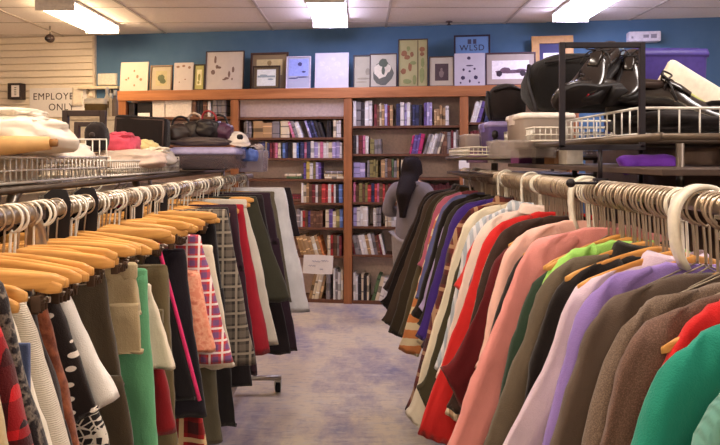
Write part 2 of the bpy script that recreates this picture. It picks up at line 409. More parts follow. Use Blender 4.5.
def book_bm(w, d, h):
    bm = bmesh.new(); n = 5      # rounded spine, covers overhanging a recessed page block
    prof = [(w / 2, d), (w / 2, 0.006)] + [(w / 2 * math.cos(PI * k / n), 0.006 - 0.006 * math.sin(PI * k / n)) for k in range(1, n)] + [(-w / 2, 0.006), (-w / 2, d), (-w / 2 + min(.002, w * .15), d), (-w / 2 + min(.002, w * .15), d - .006), (w / 2 - min(.002, w * .15), d - .006), (w / 2 - min(.002, w * .15), d)]
    rings(bm, [[(x, y, z) for x, y in prof] for z in (0, h)]); return bm
ORD = ['first', 'second', 'third', 'fourth', 'fifth', 'sixth', 'seventh', 'eighth', 'ninth', 'tenth', 'eleventh', 'twelfth', 'thirteenth', 'fourteenth', 'fifteenth', 'sixteenth', 'seventeenth', 'eighteenth']
BAYN = ['far left bay', 'bay left of central post', 'bay right of central post', 'bay behind plastic bins']
BK = []                                           # books: dicts
def row(bay, k, segs, clearance):
    """segs: (px0, px1, palette names, kind) along the shelf; kind up | lean | stack"""
    zt = max(zrow(bay, SH[bay][k]), 0.035); cnt = {}
    yb = -0.004
    for (p0, p1, names, kind, hr, wr) in segs:
        x0, x1 = wall_xy(p0, BD), wall_xy(p1, BD); x = x0
        if kind == 'stack':
            z = zt
            n = max(2, int(clearance / 0.035 * hr))
            for q in range(n):
                th = R.uniform(.022, .038); cn = R.choice(names); wd = (x1 - x0) * R.uniform(.86, 1.0)
                if z + th > zt + clearance - .02: break
                BK.append(dict(bay=bay, k=k, cn=cn, kind='stack', M=wallM(BD, (x0 + x1) / 2 + R.uniform(-.01, .01)) @ Matrix.Translation((wd / 2 * 1.0, 0.012 + R.uniform(0, .012), z + th / 2)) @ Matrix.Rotation(-PI / 2, 4, 'Y'), dim=(th, .17, wd)))
                z += th + .0006
            continue
        ang = 0.0
        if kind == 'lean': ang = -R.uniform(.2, .32)
        if kind == 'leanr': ang = R.uniform(.18, .3)
        while True:
            w = R.uniform(*wr); h = clearance * R.uniform(hr - .12, hr)
            adv = w / math.cos(ang) if ang else w
            if x + adv > x1: break
            cn = R.choice(names); d = R.uniform(.14, .2)
            # pivot on the low corner so that the book stands on the shelf
            if ang < 0: Mx = Matrix.Translation((x + adv, 0, 0)) @ Matrix.Rotation(ang, 4, 'Y') @ Matrix.Translation((-w / 2, 0, 0))
            elif ang > 0: Mx = Matrix.Translation((x, 0, 0)) @ Matrix.Rotation(ang, 4, 'Y') @ Matrix.Translation((w / 2, 0, 0))
            else: Mx = Matrix.Translation((x + w / 2, 0, 0))
            BK.append(dict(bay=bay, k=k, cn=cn, kind=kind, M=wallM(BD) @ Matrix.Translation((0, yb + R.uniform(.006, .03), zt + .0004)) @ Mx, dim=(w, d, h)))
            x += adv + 0.0008
W1 = ['white', 'lilac', 'white', 'white', 'cream', 'navy', 'lilac', 'pink']
D1 = ['black', 'maroon', 'brown', 'navy', 'white', 'red', 'tan', 'cream', 'purple', 'grey', 'green']
RD = ['red', 'maroon', 'cream', 'white', 'tan', 'brown', 'grey', 'olive', 'blue', 'white', 'black']
wr = (.02, .042)
# bay left of the central post
row(1, 1, [(243, 252, ['grey', 'tan', 'grey'], 'up', .92, wr), (253, 279, ['white', 'grey', 'black', 'tan'], 'up', .86, (.05, .13)), (280, 291, ['cream'], 'up', .9, (.085, .1)), (292, 306, ['cream', 'pink', 'grey', 'white'], 'lean', .95, wr), (309, 325, ['navy', 'blue', 'lilac', 'black', 'white'], 'lean', .95, wr), (326, 332, ['navy', 'black'], 'up', .9, wr), (333, 343, ['white', 'cream', 'pink'], 'up', .95, wr)], .20)
row(1, 2, [(258, 281, ['cream', 'white', 'maroon', 'pink', 'navy'], 'up', .92, wr), (282, 300, ['navy', 'black', 'blue', 'white'], 'up', .9, wr), (300, 344, W1, 'up', .92, wr)], .19)
row(1, 3, [(285, 302, ['olive', 'green', 'red', 'cream'], 'stack', .35, wr), (303, 322, ['purple', 'lilac', 'white', 'yellow', 'olive'], 'up', .95, wr), (324, 343, ['red', 'cream', 'pink', 'grey'], 'stack', .6, wr)], .19)
row(1, 4, [(288, 301, ['red', 'maroon', 'brown'], 'stack', .5, wr), (301, 343, RD, 'up', .93, wr)], .215)
row(1, 5, [(296, 324, ['maroon', 'white', 'grey', 'cream', 'brown', 'purple', 'red', 'black'], 'up', .85, wr), (325, 343, ['blue', 'olive', 'green', 'purple', 'tan', 'cream'], 'up', .85, wr)], .22)
row(1, 6, [(298, 326, ['tan', 'brown', 'orange', 'cream', 'black'], 'lean', .9, wr), (327, 343, ['cream', 'maroon', 'brown', 'red', 'grey'], 'up', .88, wr)], .25)
row(1, 7, [(308, 324, ['olive', 'green', 'tan', 'cream'], 'leanr', .68, wr), (326, 332, ['white', 'grey'], 'up', .7, wr), (333, 344, ['black', 'grey', 'white', 'cream', 'red'], 'up', .78, wr)], .40)
# bay right of the central post
row(2, 0, [(353, 373, ['white', 'cream', 'black', 'white', 'grey'], 'up', .95, (.03, .05)), (374, 396, ['tan', 'maroon', 'brown', 'cream', 'lilac', 'navy'], 'up', .84, wr), (396, 424, ['navy', 'purple', 'navy', 'white', 'black', 'lilac', 'red'], 'up', .87, wr), (424, 434, ['purple', 'navy', 'lilac'], 'up', .85, wr), (434, 450, ['cream', 'grey', 'tan', 'white', 'brown'], 'up', .72, wr)], .27)
row(2, 1, [(353, 369, ['white', 'maroon', 'white', 'pink', 'black'], 'up', .80, wr), (370, 383, ['green', 'green', 'olive', 'grey'], 'up', .66, wr), (409, 422, ['magenta', 'pink', 'purple', 'magenta'], 'leanr', .84, wr), (423, 440, ['grey', 'black', 'white', 'grey', 'cream'], 'leanr', .9, wr), (441, 459, ['cream', 'brown', 'maroon', 'white', 'grey'], 'up', .92, wr)], .255)
row(2, 2, [(353, 366, ['lilac', 'white', 'lilac'], 'up', .72, (.05, .08)), (367, 380, ['blue', 'grey', 'olive', 'green'], 'up', .86, wr), (381, 400, ['maroon', 'brown', 'tan', 'green', 'grey'], 'up', .88, wr), (401, 420, ['cream', 'olive', 'brown', 'black'], 'up', .9, wr)], .22)
row(2, 3, [(353, 392, ['maroon', 'black', 'brown', 'olive', 'navy', 'red', 'tan', 'pink'], 'up', .86, wr), (393, 418, D1, 'up', .86, wr), (420, 455, D1, 'up', .86, wr)], .23)
row(2, 4, [(353, 372, ['white', 'lilac', 'white', 'navy', 'white'], 'up', .94, (.03, .06)), (373, 384, ['white', 'cream', 'grey'], 'up', .88, wr), (385, 440, D1, 'up', .85, wr)], .225)
row(2, 5, [(353, 386, ['maroon', 'brown', 'white', 'red', 'black', 'tan', 'grey'], 'lean', .86, wr), (394, 440, D1, 'up', .84, wr)], .26)
row(2, 6, [(353, 371, ['white', 'black', 'white', 'cream', 'grey'], 'up', .68, wr), (371, 394, ['purple', 'navy', 'cream', 'white', 'green'], 'leanr', .68, wr), (384, 404, ['cream', 'tan', 'white'], 'none', .3, wr), (397, 418, ['blue', 'lilac', 'white', 'navy'], 'leanr', .5, wr)], .40)
BK = [b for b in BK if b['kind'] != 'none']
# a flat pile above the lowest shelf, on the leaning books' right
row(2, 6, [(420, 441, ['cream', 'tan', 'white'], 'stack', .7, wr)], .40)
# bay behind the bins
row(3, 0, [(470, 482, ['white', 'purple', 'blue', 'lilac'], 'leanr', .9, wr), (484, 498, ['lilac', 'white', 'blue', 'navy'], 'leanr', .9, wr), (500, 520, ['brown', 'black', 'maroon'], 'up', .8, wr)], .27)
row(3, 1, [(470, 520, ['black', 'brown', 'maroon', 'grey'], 'up', .85, wr)], .24)
row(0, 0, [(128, 136, ['black', 'grey'], 'up', .8, wr), (192, 206, ['black', 'brown', 'black'], 'up', .95, (.03, .05)), (207, 211, ['white'], 'up', .9, (.025, .035)), (212, 229, ['black', 'brown', 'grey'], 'up', .92, (.03, .05))], .20)
cnt = {}
for b in BK:
    if b['kind'] == 'stack': continue
tot = {}
for b in BK: tot[(b['bay'], b['k'], b['cn'])] = tot.get((b['bay'], b['k'], b['cn']), 0) + 1
rown = {0: lambda k: ORD[k], 1: lambda k: ORD[k - 1], 2: lambda k: ORD[k], 3: lambda k: ORD[k]}
stuffbm = []
vis = [b for b in BK if b['bay'] in (1, 2) or b['k'] == 0]
# keep the individual books below the cap: those in rows most hidden by clothes become the mass
def hidden(b):
    X = b['M'].translation.x; px = CX + X / b['M'].translation.y * F
    return b['bay'] == 2 and b['k'] >= 3 and px > 402 or b['bay'] == 3 and b['k'] == 1
mass = [b for b in BK if hidden(b)]; BK = [b for b in BK if not hidden(b)]
if len(BK) > 298:
    BK.sort(key=lambda b: -b['dim'][0] * b['dim'][2]); mass += BK[298:]; BK = BK[:298]
BK.sort(key=lambda b: (b['bay'], b['k'], b['M'].translation.x, b['M'].translation.z))
for b in BK:
    key = (b['bay'], b['k'], b['cn']); i = cnt[key] = cnt.get(key, 0) + 1
    tall = 'flat lying' if b['kind'] == 'stack' else ('leaning' if b['kind'].startswith('lean') else ('thick' if b['dim'][0] > .05 else 'upright'))
    pos = 'only %s one' % b['cn'] if tot[key] == 1 else '%s %s one' % (ORD[i - 1] if i <= len(ORD) else 'last', b['cn'])
    lab = '%s %s book, %s, %s row, %s' % (tall, b['cn'], pos if tot[key] > 1 else 'the only one so coloured', rown[b['bay']](b['k']), BAYN[b['bay']])
    lab = lab.replace('one from the left', 'from the left') 
    o = obj('book', book_bm(*b['dim']), bookmat(b['cn'], R.randrange(5)), None, False)
    o.matrix_world = b['M']; tag(o, lab, 'book', 'books in the %s row of the %s' % (rown[b['bay']](b['k']), BAYN[b['bay']]))
if mass:
    bm = bmesh.new()
    for b in mass:
        q = book_bm(*b['dim']); me = bpy.data.meshes.new('m'); q.to_mesh(me); q.free(); me.transform(b['M']); bm.from_mesh(me); bpy.data.meshes.remove(me)
    o = obj('shelved_books', bm, bookmat('maroon', 1), None, False); tag(o, 'remaining mixed books on the shelves partly hidden behind coats', 'books', None, 'stuff')
# boxes in the upper left bay
def shelf_box(name, label, cat, bay, k, p0, p1, h, dep, mat, lidmat=None, yoff=0.01):
    zt = zrow(bay, SH[bay][k]); x0, x1 = wall_xy(p0, BD), wall_xy(p1, BD)
    r = thing(name, label, cat); r.matrix_world = wallM(BD, (x0 + x1) / 2, zt + .0005); w = x1 - x0
    obj('box_body', bx(-w / 2, w / 2, yoff, yoff + dep, 0, h, bev=.003), mat, r, False)
    if lidmat: obj('lid', bx(-w / 2 - .003, w / 2 + .003, yoff - .003, yoff + dep + .003, h * .78, h + .004, bev=.003), lidmat, r, False)
    return r
M_WBOX = flat('white_card', (226, 214, 202), 0.8)
shelf_box('storage_box', 'narrow white cardboard box on the top shelf of the far left bay', 'box', 0, 0, 152, 164, .19, .2, M_WBOX, flat('card_lid', (216, 200, 186), .8))
shelf_box('storage_box', 'wide white cardboard box on the top shelf of the far left bay', 'box', 0, 0, 165, 191, .175, .2, M_WBOX, flat('card_lid2', (232, 222, 212), .8))
shelf_box('video_case', 'black case with a white label beside the narrow white box', 'case', 0, 0, 137, 151, .16, .2, M_BLACK)
r = shelf_box('label_card', 'small white card tucked on the black case top', 'card', 0, 0, 138, 150, .045, .004, M_PAPER, None, -.006)
# paper sign taped at the shelf end and tag on the post
r = thing('shelf_sign', 'white paper sign with faint writing sticking out before the bookcase', 'sign'); p = at(318, 265, 5.86); r.location = p; r.rotation_euler = (0, .06, -.13)
bm = bmesh.new(); rings(bm, [[(x, .0 + .012 * math.sin(x * 9), z) for x, z in ((-.145, -.09), (-.145, .09), (0, .1), (.145, .1), (.145, -.08), (0, -.09))], [(x, .003 + .012 * math.sin(x * 9), z) for x, z in ((-.145, -.09), (-.145, .09), (0, .1), (.145, .1), (.145, -.08), (0, -.09))]])
obj('sheet', bm, M_PAPER, r, False)
bm = bmesh.new()
for (x0, x1, z) in ((-.06, .02, .035), (.03, .1, .045), (-.09, -.02, -.01), (0.02, .05, -.04)): tube(bm, [(x0 + (x1 - x0) * k / 8, -.004 + .012 * math.sin(x0 * 9 + (x1 - x0) * 9 * k / 8), z + .008 * math.sin(k * 2.4)) for k in range(9)], .0022, 5)
obj('handwriting', bm, flat('pen_ink', (120, 116, 150), .7), r)
bm = bmesh.new(); box(bm, -.008, .008, .004, .10, .03, .045, .001); obj('clip_arm', bm, M_STEEL, r, False)
p = at(464, 163, 5.83); r = thing('price_tag', 'small white paper tag on the bookcase post above the coats', 'tag', p, -WA)
obj('sheet', bx(-.05, .05, -.004, 0, -.07, .07, bev=.001), M_PAPER, r, False); obj('tape_strip', bx(-.02, .02, -.0055, -.0038, .05, .085), flat('tape', (216, 206, 196), .3), r, False)

# ------------------------------------------------------------------ pictures on top of the bookcase
def picture(label, p0, p1, py0, d, frame, mat_c, art, fw=.02, tilt=.10, base=None, name='framed_picture', depth=.018):
    pm = (p0 + p1) / 2; x0, x1 = wall_xy(p0, d), wall_xy(p1, d); w = x1 - x0
    z0 = ZT + .001 if base is None else base
    h = wall_z(pm, py0, d) - z0
    r = thing(name, label, 'picture', group='pictures leaning on top of the bookcase')
    r.matrix_world = wallM(d, (x0 + x1) / 2, z0) @ Matrix.Rotation(-tilt, 4, 'X')
    if frame:
        bm = bmesh.new()
        for a in ((-w / 2, -w / 2 + fw, 0, h), (w / 2 - fw, w / 2, 0, h), (-w / 2 + fw, w / 2 - fw, 0, fw), (-w / 2 + fw, w / 2 - fw, h - fw, h)): box(bm, a[0], a[1], -depth, .004, a[2], a[3], .002)
        obj('frame', bm, flat('frame_%d_%d_%d' % frame, frame, .45), r, False); e = fw
    else: e = 0
    mat_c = tuple(int(v * .86) for v in mat_c)
    yb = -depth * .4 if frame else -depth
    obj('canvas' if not frame else 'mat_board', bx(-w / 2 + e, w / 2 - e, yb, .003, e, h - e), flat('board_%d_%d_%d' % mat_c, mat_c, .7, var=.04, nscale=15), r, False)
    for q, (nm, c, shapes) in enumerate(art):
        for s in shapes:
            bm = bmesh.new(); yy = yb - .0015 * (q + 1)
            if s[0] == 'r': box(bm, (s[1] - .5) * w, (s[2] - .5) * w, yy, yb - .0001, s[3] * h, s[4] * h)
            else:
                cx, cz, rx, rz = (s[1] - .5) * w, s[2] * h, s[3] * w, s[4] * h; n = 14; rr = random.Random(int(cx * 9999) + q)
                ring = [(cx + rx * (1 + .25 * (rr.random() - .5)) * math.cos(2 * PI * k / n), cz + rz * (1 + .25 * (rr.random() - .5)) * math.sin(2 * PI * k / n)) for k in range(n)]
                rings(bm, [[(a, yy, b) for a, b in ring], [(a, yb, b) for a, b in ring]])
            obj(nm, bm, flat('art_%d_%d_%d' % c, c, .75), r, False)
    return r
E = lambda *a: ('e',) + a
B1, B2 = BD + .06, BD + .14
DK = (46, 34, 34)
picture('white canvas with scattered small flowers, nearest the slatwall', 120.5, 148, 62, B1, None, (232, 220, 200), [('painted_flower', (150, 120, 90), [E(.3, .45, .03, .04), E(.62, .5, .045, .06), E(.75, .4, .05, .05), E(.5, .7, .03, .04), E(.52, .2, .03, .04), E(.22, .4, .04, .03)])])
picture('small brown framed print of a green animal scene', 150, 172, 65, B1, (110, 84, 60), (206, 190, 160), [('print', (176, 164, 124), [('r', .25, .76, .2, .78)]), ('figure', (98, 104, 74), [E(.5, .5, .16, .14), E(.58, .38, .14, .1)])], .016)
picture('narrow white flowered sheet between two small frames', 174, 193, 62.5, B1, None, (228, 216, 206), [('painted_flower', (142, 110, 90), [E(.2, .85, .09, .04), E(.5, .88, .08, .04), E(.8, .82, .07, .05), E(.3, .3, .04, .02), E(.6, .4, .05, .02)])])
picture('slim dark framed picture with yellow green border', 193.5, 204.5, 64, B1, (54, 46, 30), (206, 198, 120), [('print', (226, 218, 170), [('r', .28, .72, .2, .8)]), ('figure', (150, 146, 80), [E(.5, .5, .12, .14), E(.45, .3, .1, .06)])], .012)
picture('large white art print with two dark grasshopper shapes', 205, 243.5, 50.5, B1, (62, 42, 44), (226, 214, 204), [('figure', (120, 98, 90), [E(.25, .78, .03, .1), E(.3, .6, .04, .05), E(.2, .46, .055, .06), E(.36, .58, .05, .03), E(.62, .4, .03, .09), E(.56, .3, .06, .03), E(.72, .52, .03, .08), E(.5, .27, .05, .02), E(.7, .28, .02, .03)])], .008)
picture('large khaki picture with dark frame behind a smaller one', 250, 288, 52, B2, (72, 50, 44), (160, 138, 104), [('print', (202, 186, 138), [('r', .16, .84, .4, .82)]), ('figure', (150, 130, 88), [E(.5, .72, .06, .07)])], .022)
picture('small dark framed seascape in front of the khaki picture', 252.5, 280, 65.5, B1 - .02, (58, 44, 34), (120, 104, 76), [('print', (214, 220, 216), [('r', .16, .84, .14, .84)]), ('figure', (140, 156, 160), [('r', .18, .82, .5, .58), E(.66, .42, .1, .04), E(.4, .6, .14, .03)])], .016)
picture('pale framed sky blue print with dark birds', 286, 310.5, 56, B1, (206, 196, 208), (196, 200, 226), [('print', (146, 160, 226), [('r', .1, .9, .4, .92)]), ('figure', (70, 70, 120), [E(.56, .76, .09, .06), E(.72, .52, .08, .03), E(.3, .33, .2, .02), E(.65, .36, .25, .02)])], .01)
picture('white canvas with faint pale lilac flowers', 315, 348.5, 52.5, B1, None, (224, 222, 232), [('painted_flower', (196, 194, 216), [E(.2, .7, .09, .07), E(.4, .56, .11, .08), E(.66, .66, .1, .09), E(.8, .4, .09, .07), E(.3, .3, .1, .08), E(.6, .3, .1, .06), E(.55, .82, .07, .05)])])
picture('dark framed cream sketch half hidden by a round design print', 353, 374, 54.5, B2, (42, 34, 38), (214, 206, 178), [('figure', (158, 150, 128), [E(.7, .5, .12, .1), E(.5, .3, .3, .03), E(.4, .2, .25, .02)])], .014)
picture('cream print of a dark crescent around a tree shape', 369.5, 397, 53, B1, (70, 54, 54), (208, 200, 178), [('dark_disc', (92, 94, 84), [E(.5, .42, .36, .34)]), ('light_disc', (206, 198, 176), [E(.42, .5, .27, .22), E(.68, .56, .1, .12)]), ('tree_figure', (84, 92, 76), [E(.5, .72, .16, .13), E(.5, .5, .06, .14)])], .010)
picture('tall yellow green botanical print with brown blossoms', 398, 428, 38, B1, (66, 52, 44), (190, 182, 126), [('divider_line', (104, 92, 62), [('r', .64, .68, .03, .97)]), ('blossom', (134, 92, 62), [E(.2, .7, .1, .06), E(.3, .62, .1, .05), E(.46, .68, .06, .05), E(.18, .33, .09, .06), E(.4, .42, .06, .09), E(.8, .78, .1, .05), E(.8, .68, .08, .04)]), ('foliage_print', (130, 136, 84), [E(.34, .8, .06, .05), E(.5, .5, .1, .04), E(.3, .12, .14, .05), E(.82, .5, .06, .1), E(.55, .15, .06, .1), E(.8, .25, .09, .16)])], .010)
picture('cream matted picture with a small dark square photo', 429, 454, 56, B1, (78, 62, 56), (212, 200, 176), [('photo', (74, 58, 58), [('r', .24, .78, .2, .76)]), ('figure', (120, 104, 98), [E(.5, .42, .1, .12), E(.5, .56, .05, .06)])], .010)
r = picture('dark framed blue poster with rows of dark figures, behind the white one', 454, 490.5, 34, B2, (44, 32, 50), (120, 160, 214), [('top_figure', (66, 66, 88), [('r', .38, .48, .83, .92), ('r', .53, .62, .83, .92)])], .016)
letters('WLSD', .085, flat('poster_ink', (48, 46, 62), .7), r, (.0, -.011, wall_z(470, 47.5, B2) - ZT), bold=0)
picture('white print with a ring of small dark shapes', 454.5, 485, 53, B1, None, (222, 214, 226), [('figure', (70, 58, 84), [E(.47, .85, .06, .05), E(.5, .62, .12, .02), E(.3, .5, .04, .04), E(.66, .52, .04, .03), E(.5, .45, .04, .03), E(.28, .25, .07, .06), E(.7, .26, .07, .06), E(.5, .15, .03, .05), E(.2, .1, .03, .03), E(.8, .1, .03, .03)])])
r = picture('dark framed picture of a vintage car in a beige mat', 485.5, 536, 52, B1, (72, 46, 54), (200, 184, 172), [('print', (234, 228, 228), [('r', .13, .87, .2, .76)]), ('car_body', (112, 86, 100), [E(.5, .42, .31, .055), E(.40, .48, .10, .07), E(.70, .45, .12, .05)]), ('car_wheel', (58, 46, 56), [E(.27, .36, .06, .09), E(.74, .37, .06, .09)])], .014)
picture('yellow wooden frame holding a white picture above the black bag', 532, 574, 35, B2, (184, 136, 70), (70, 70, 120), [('print', (238, 234, 240), [('r', .28, .8, .1, .66)])], .075)

# ------------------------------------------------------------------ clothes racks
RX, RZ = 0.65, 1.375           # right rail
LX, LZ = -0.69, 1.345          # left rail
def caster(parent, x, y):
    bm = bmesh.new(); tube(bm, [(x - .014, y, .032), (x + .014, y, .032)], .03, 16); o = obj('caster_wheel', bm, M_BLACK, parent)
    bm = bmesh.new(); box(bm, x - .022, x - .016, y - .02, y + .02, .02, .075, .001); box(bm, x + .016, x + .022, y - .02, y + .02, .02, .075, .001); box(bm, x - .022, x + .022, y - .02, y + .02, .07, .078); obj('fork', bm, M_WHITEPL, o, False)
def rack(label, x, y0, y1, z, label_group='clothes racks', rr=.017, rounded=False, mat=M_STEEL, casters=True, off=0.0):
    r = thing('clothing_rack', label, 'rack', (x, 0, 0), 0, label_group)
    if rounded:
        q = .07
        pts = [(0, y0, z - .5), (0, y0, z - q)] + [(0, y0 + q - q * math.cos(a), z - q + q * math.sin(a)) for a in [PI / 2 * k / 6 for k in range(1, 7)]] + [(0, y1 - q + q * math.sin(a), z - q + q * math.cos(a)) for a in [PI / 2 * k / 6 for k in range(0, 7)]] + [(0, y1, z - .5)]
    else: pts = [(0, y0, z), (0, y1, z)]
    bm = bmesh.new(); tube(bm, pts, rr, 12); obj('rail', bm, mat, r)
    for yy in (y0 + (0 if rounded else .06), y1 - (0 if rounded else .06)):
        bm = bmesh.new(); tube(bm, [(off, yy, .09), (off, yy, z - (.5 if rounded else .0))], rr, 12); obj('upright', bm, mat, r)
        if off:
            bm = bmesh.new(); tube(bm, [(off, yy, z), (0, yy, z)], rr * .7, 10); obj('rail_arm', bm, mat, r)
        bm = bmesh.new(); tube(bm, [(off - .22, yy, .09), (off + .22, yy, .09)], rr, 10); obj('foot_bar', bm, mat, r)
        if casters:
            caster(r, off - .2, yy); caster(r, off + .2, yy)
    bm = bmesh.new(); tube(bm, [(off, y0 + .06, .16), (off, y1 - .06, .16)], rr * .8, 10); obj('base_rail', bm, mat, r)
    return r
rack('right hand chrome rack of tops and coats', RX, .45, 3.86, RZ, off=.02)
rack('left hand chrome rack of skirts and trousers', LX, 1.36, 3.80, LZ, off=-.02)
rack('near left rack with a big rounded tube end', LX - .005, .35, 1.29, LZ + .003, rounded=True, rr=.02)
rack('back chrome rack with a rounded end behind the skirts', -1.02, 1.75, 2.75, 1.372, rounded=True)
rack('near back chrome rack behind the front skirts', -1.02, .35, 1.68, 1.352, rr=.017)

# hangers -------------------------------------------------------------------------------
def hook_pts(rr, hr, neck):
    P = [(0, 0, neck), (0, 0, neck + .012)]
    z0 = rr + .003 - hr
    P += [(.004, 0, z0 - hr * .95)]
    for k in range(0, 11):
        a = -PI * .40 + (PI * 1.42) * k / 10
        P.append((hr * math.cos(a), 0, z0 + hr * math.sin(a)))
    return P
def wood_arm_bm(half, drop, thick=.011, hgt=.026, curve=1.35, base=-.088):
    rs = []
    n = 18
    for i in range(n + 1):
        u = -half + 2 * half * i / n; a = abs(u) / half
        z = base - drop * a ** curve; hh = hgt * (1.15 - .35 * a); tt = thick * (1.0 - .15 * a)
        if a > .97: hh *= .55; tt *= .6
        rs.append([(u, tt / 2 * (1 if abs(math.cos(q)) < 2 else 1) * math.copysign(abs(math.cos(q)) ** .6, math.cos(q)), z + hh / 2 * math.copysign(abs(math.sin(q)) ** .6, math.sin(q))) for q in [2 * PI * k / 10 + .3 for k in range(10)]])
    return rings(bmesh.new(), rs)
_hm = {}
def hanger(kind, label, loc, rz, group, tilt=0.0, hookmat=None):
    """kind: 'top' wooden shoulder hanger, 'clip' straight wooden skirt hanger, 'wire' plain wire hanger"""
    r = thing('clothes_hanger', label, 'hanger', loc, rz, group, rot=(0, tilt, rz))
    if kind not in _hm:
        parts = []
        bm = bmesh.new()
        if kind == 'wire':
            tube(bm, cat(hook_pts(.02, .033, -.115), 26), .0028, 6); parts.append(('hook', bm, M_HOOK))
            bm = bmesh.new(); tube(bm, cat([(0, 0, -.115), (.03, 0, -.13), (.165, 0, -.20), (.17, 0, -.22), (.15, 0, -.222), (-.15, 0, -.222), (-.17, 0, -.22), (-.165, 0, -.20), (-.03, 0, -.13), (0, 0, -.116)], 44), .0016, 6)
            parts.append(('wire_frame', bm, M_STEEL))
        elif kind == 'slim':
            tube(bm, cat(hook_pts(.02, .028, -.105), 26), .0028, 6); parts.append(('hook', bm, M_HOOK))
            bm = bmesh.new(); tube(bm, cat([(0, 0, -.105), (.02, 0, -.115), (.09, 0, -.15), (.085, 0, -.16), (-.085, 0, -.16), (-.09, 0, -.15), (-.02, 0, -.115), (0, 0, -.106)], 36), .0016, 6); parts.append(('wire_frame', bm, M_STEEL))
        elif kind == 'low':
            tube(bm, cat(hook_pts(.02, .028, -.128), 26), .0030, 6); parts.append(('hook', bm, M_HOOK))
            parts.append(('wooden_arm', wood_arm_bm(.19, .074, .011, .024, 1.2, -.136), M_HWOOD))
        elif kind == 'top':
            tube(bm, cat(hook_pts(.02, .031, -.112), 26), .0030, 6); parts.append(('hook', bm, M_HOOK))
            parts.append(('wooden_arm', wood_arm_bm(.20, .066, .011, .024, 1.25, -.118), M_HWOOD))
        else:
            tube(bm, cat(hook_pts(.02, .024, -.082), 26), .0022, 6); parts.append(('hook', bm, M_HOOK))
            parts.append(('wooden_arm', wood_arm_bm(.19, .014, .015, .033, 2.0, -.086), M_HWOOD))
            bm = bmesh.new(); tube(bm, [(-.16, 0, -.125), (.16, 0, -.125)], .0022, 6)
            for s in (-.14, .14): tube(bm, [(s, 0, -.125), (s, 0, -.10)], .002, 6)
            parts.append(('clip_bar', bm, M_STEEL))
            for s in (-.145, .145):
                bm = bmesh.new(); box(bm, s - .008, s + .008, -.007, -.003, -.146, -.118, .0015); box(bm, s - .008, s + .008, .003, .007, -.146, -.118, .0015); tube(bm, [(s - .012, 0, -.128), (s + .012, 0, -.128)], .005, 8)
                parts.append(('clip', bm, flat('clip_bronze', (86, 66, 52), .45, .5)))
        L = []
        for nm, bm, m in parts:
            o = obj(nm, bm, m); L.append((nm, o.data, )); bpy.data.objects.remove(o)
        _hm[kind] = L
    for nm, me in [(q[0], q[1]) for q in _hm[kind]]:
        if nm == 'hook' and hookmat is not None:
            k2 = (id(me), hookmat.name)
            if k2 not in _hm:
                m2 = me.copy(); m2.materials.clear(); m2.materials.append(hookmat); _hm[k2] = m2
            me = _hm[k2]
        o = bpy.data.objects.new(nm, me); COL.objects.link(o); o.parent = r
    return r

def superell(n, a, b, e=.75):
    return [(a * math.copysign(abs(math.cos(2 * PI * k / n)) ** e, math.cos(2 * PI * k / n)), b * math.copysign(abs(math.sin(2 * PI * k / n)) ** e, math.sin(2 * PI * k / n))) for k in range(n)]

def wrinkle(bm, seed, amp, freq, aniso=(1, 1, 1)):
    bm.normal_update(); s = Vector((seed * 1.37, seed * 2.11, seed * .73))
    mv = []
    for v in bm.verts:
        q = Vector((v.co.x * aniso[0], v.co.y * aniso[1], v.co.z * aniso[2]))
        d = noise.noise(q * freq + s) + .5 * noise.noise(q * freq * 2.3 + s)
        mv.append((v, v.normal * d * amp))
    for v, d in mv: v.co += d

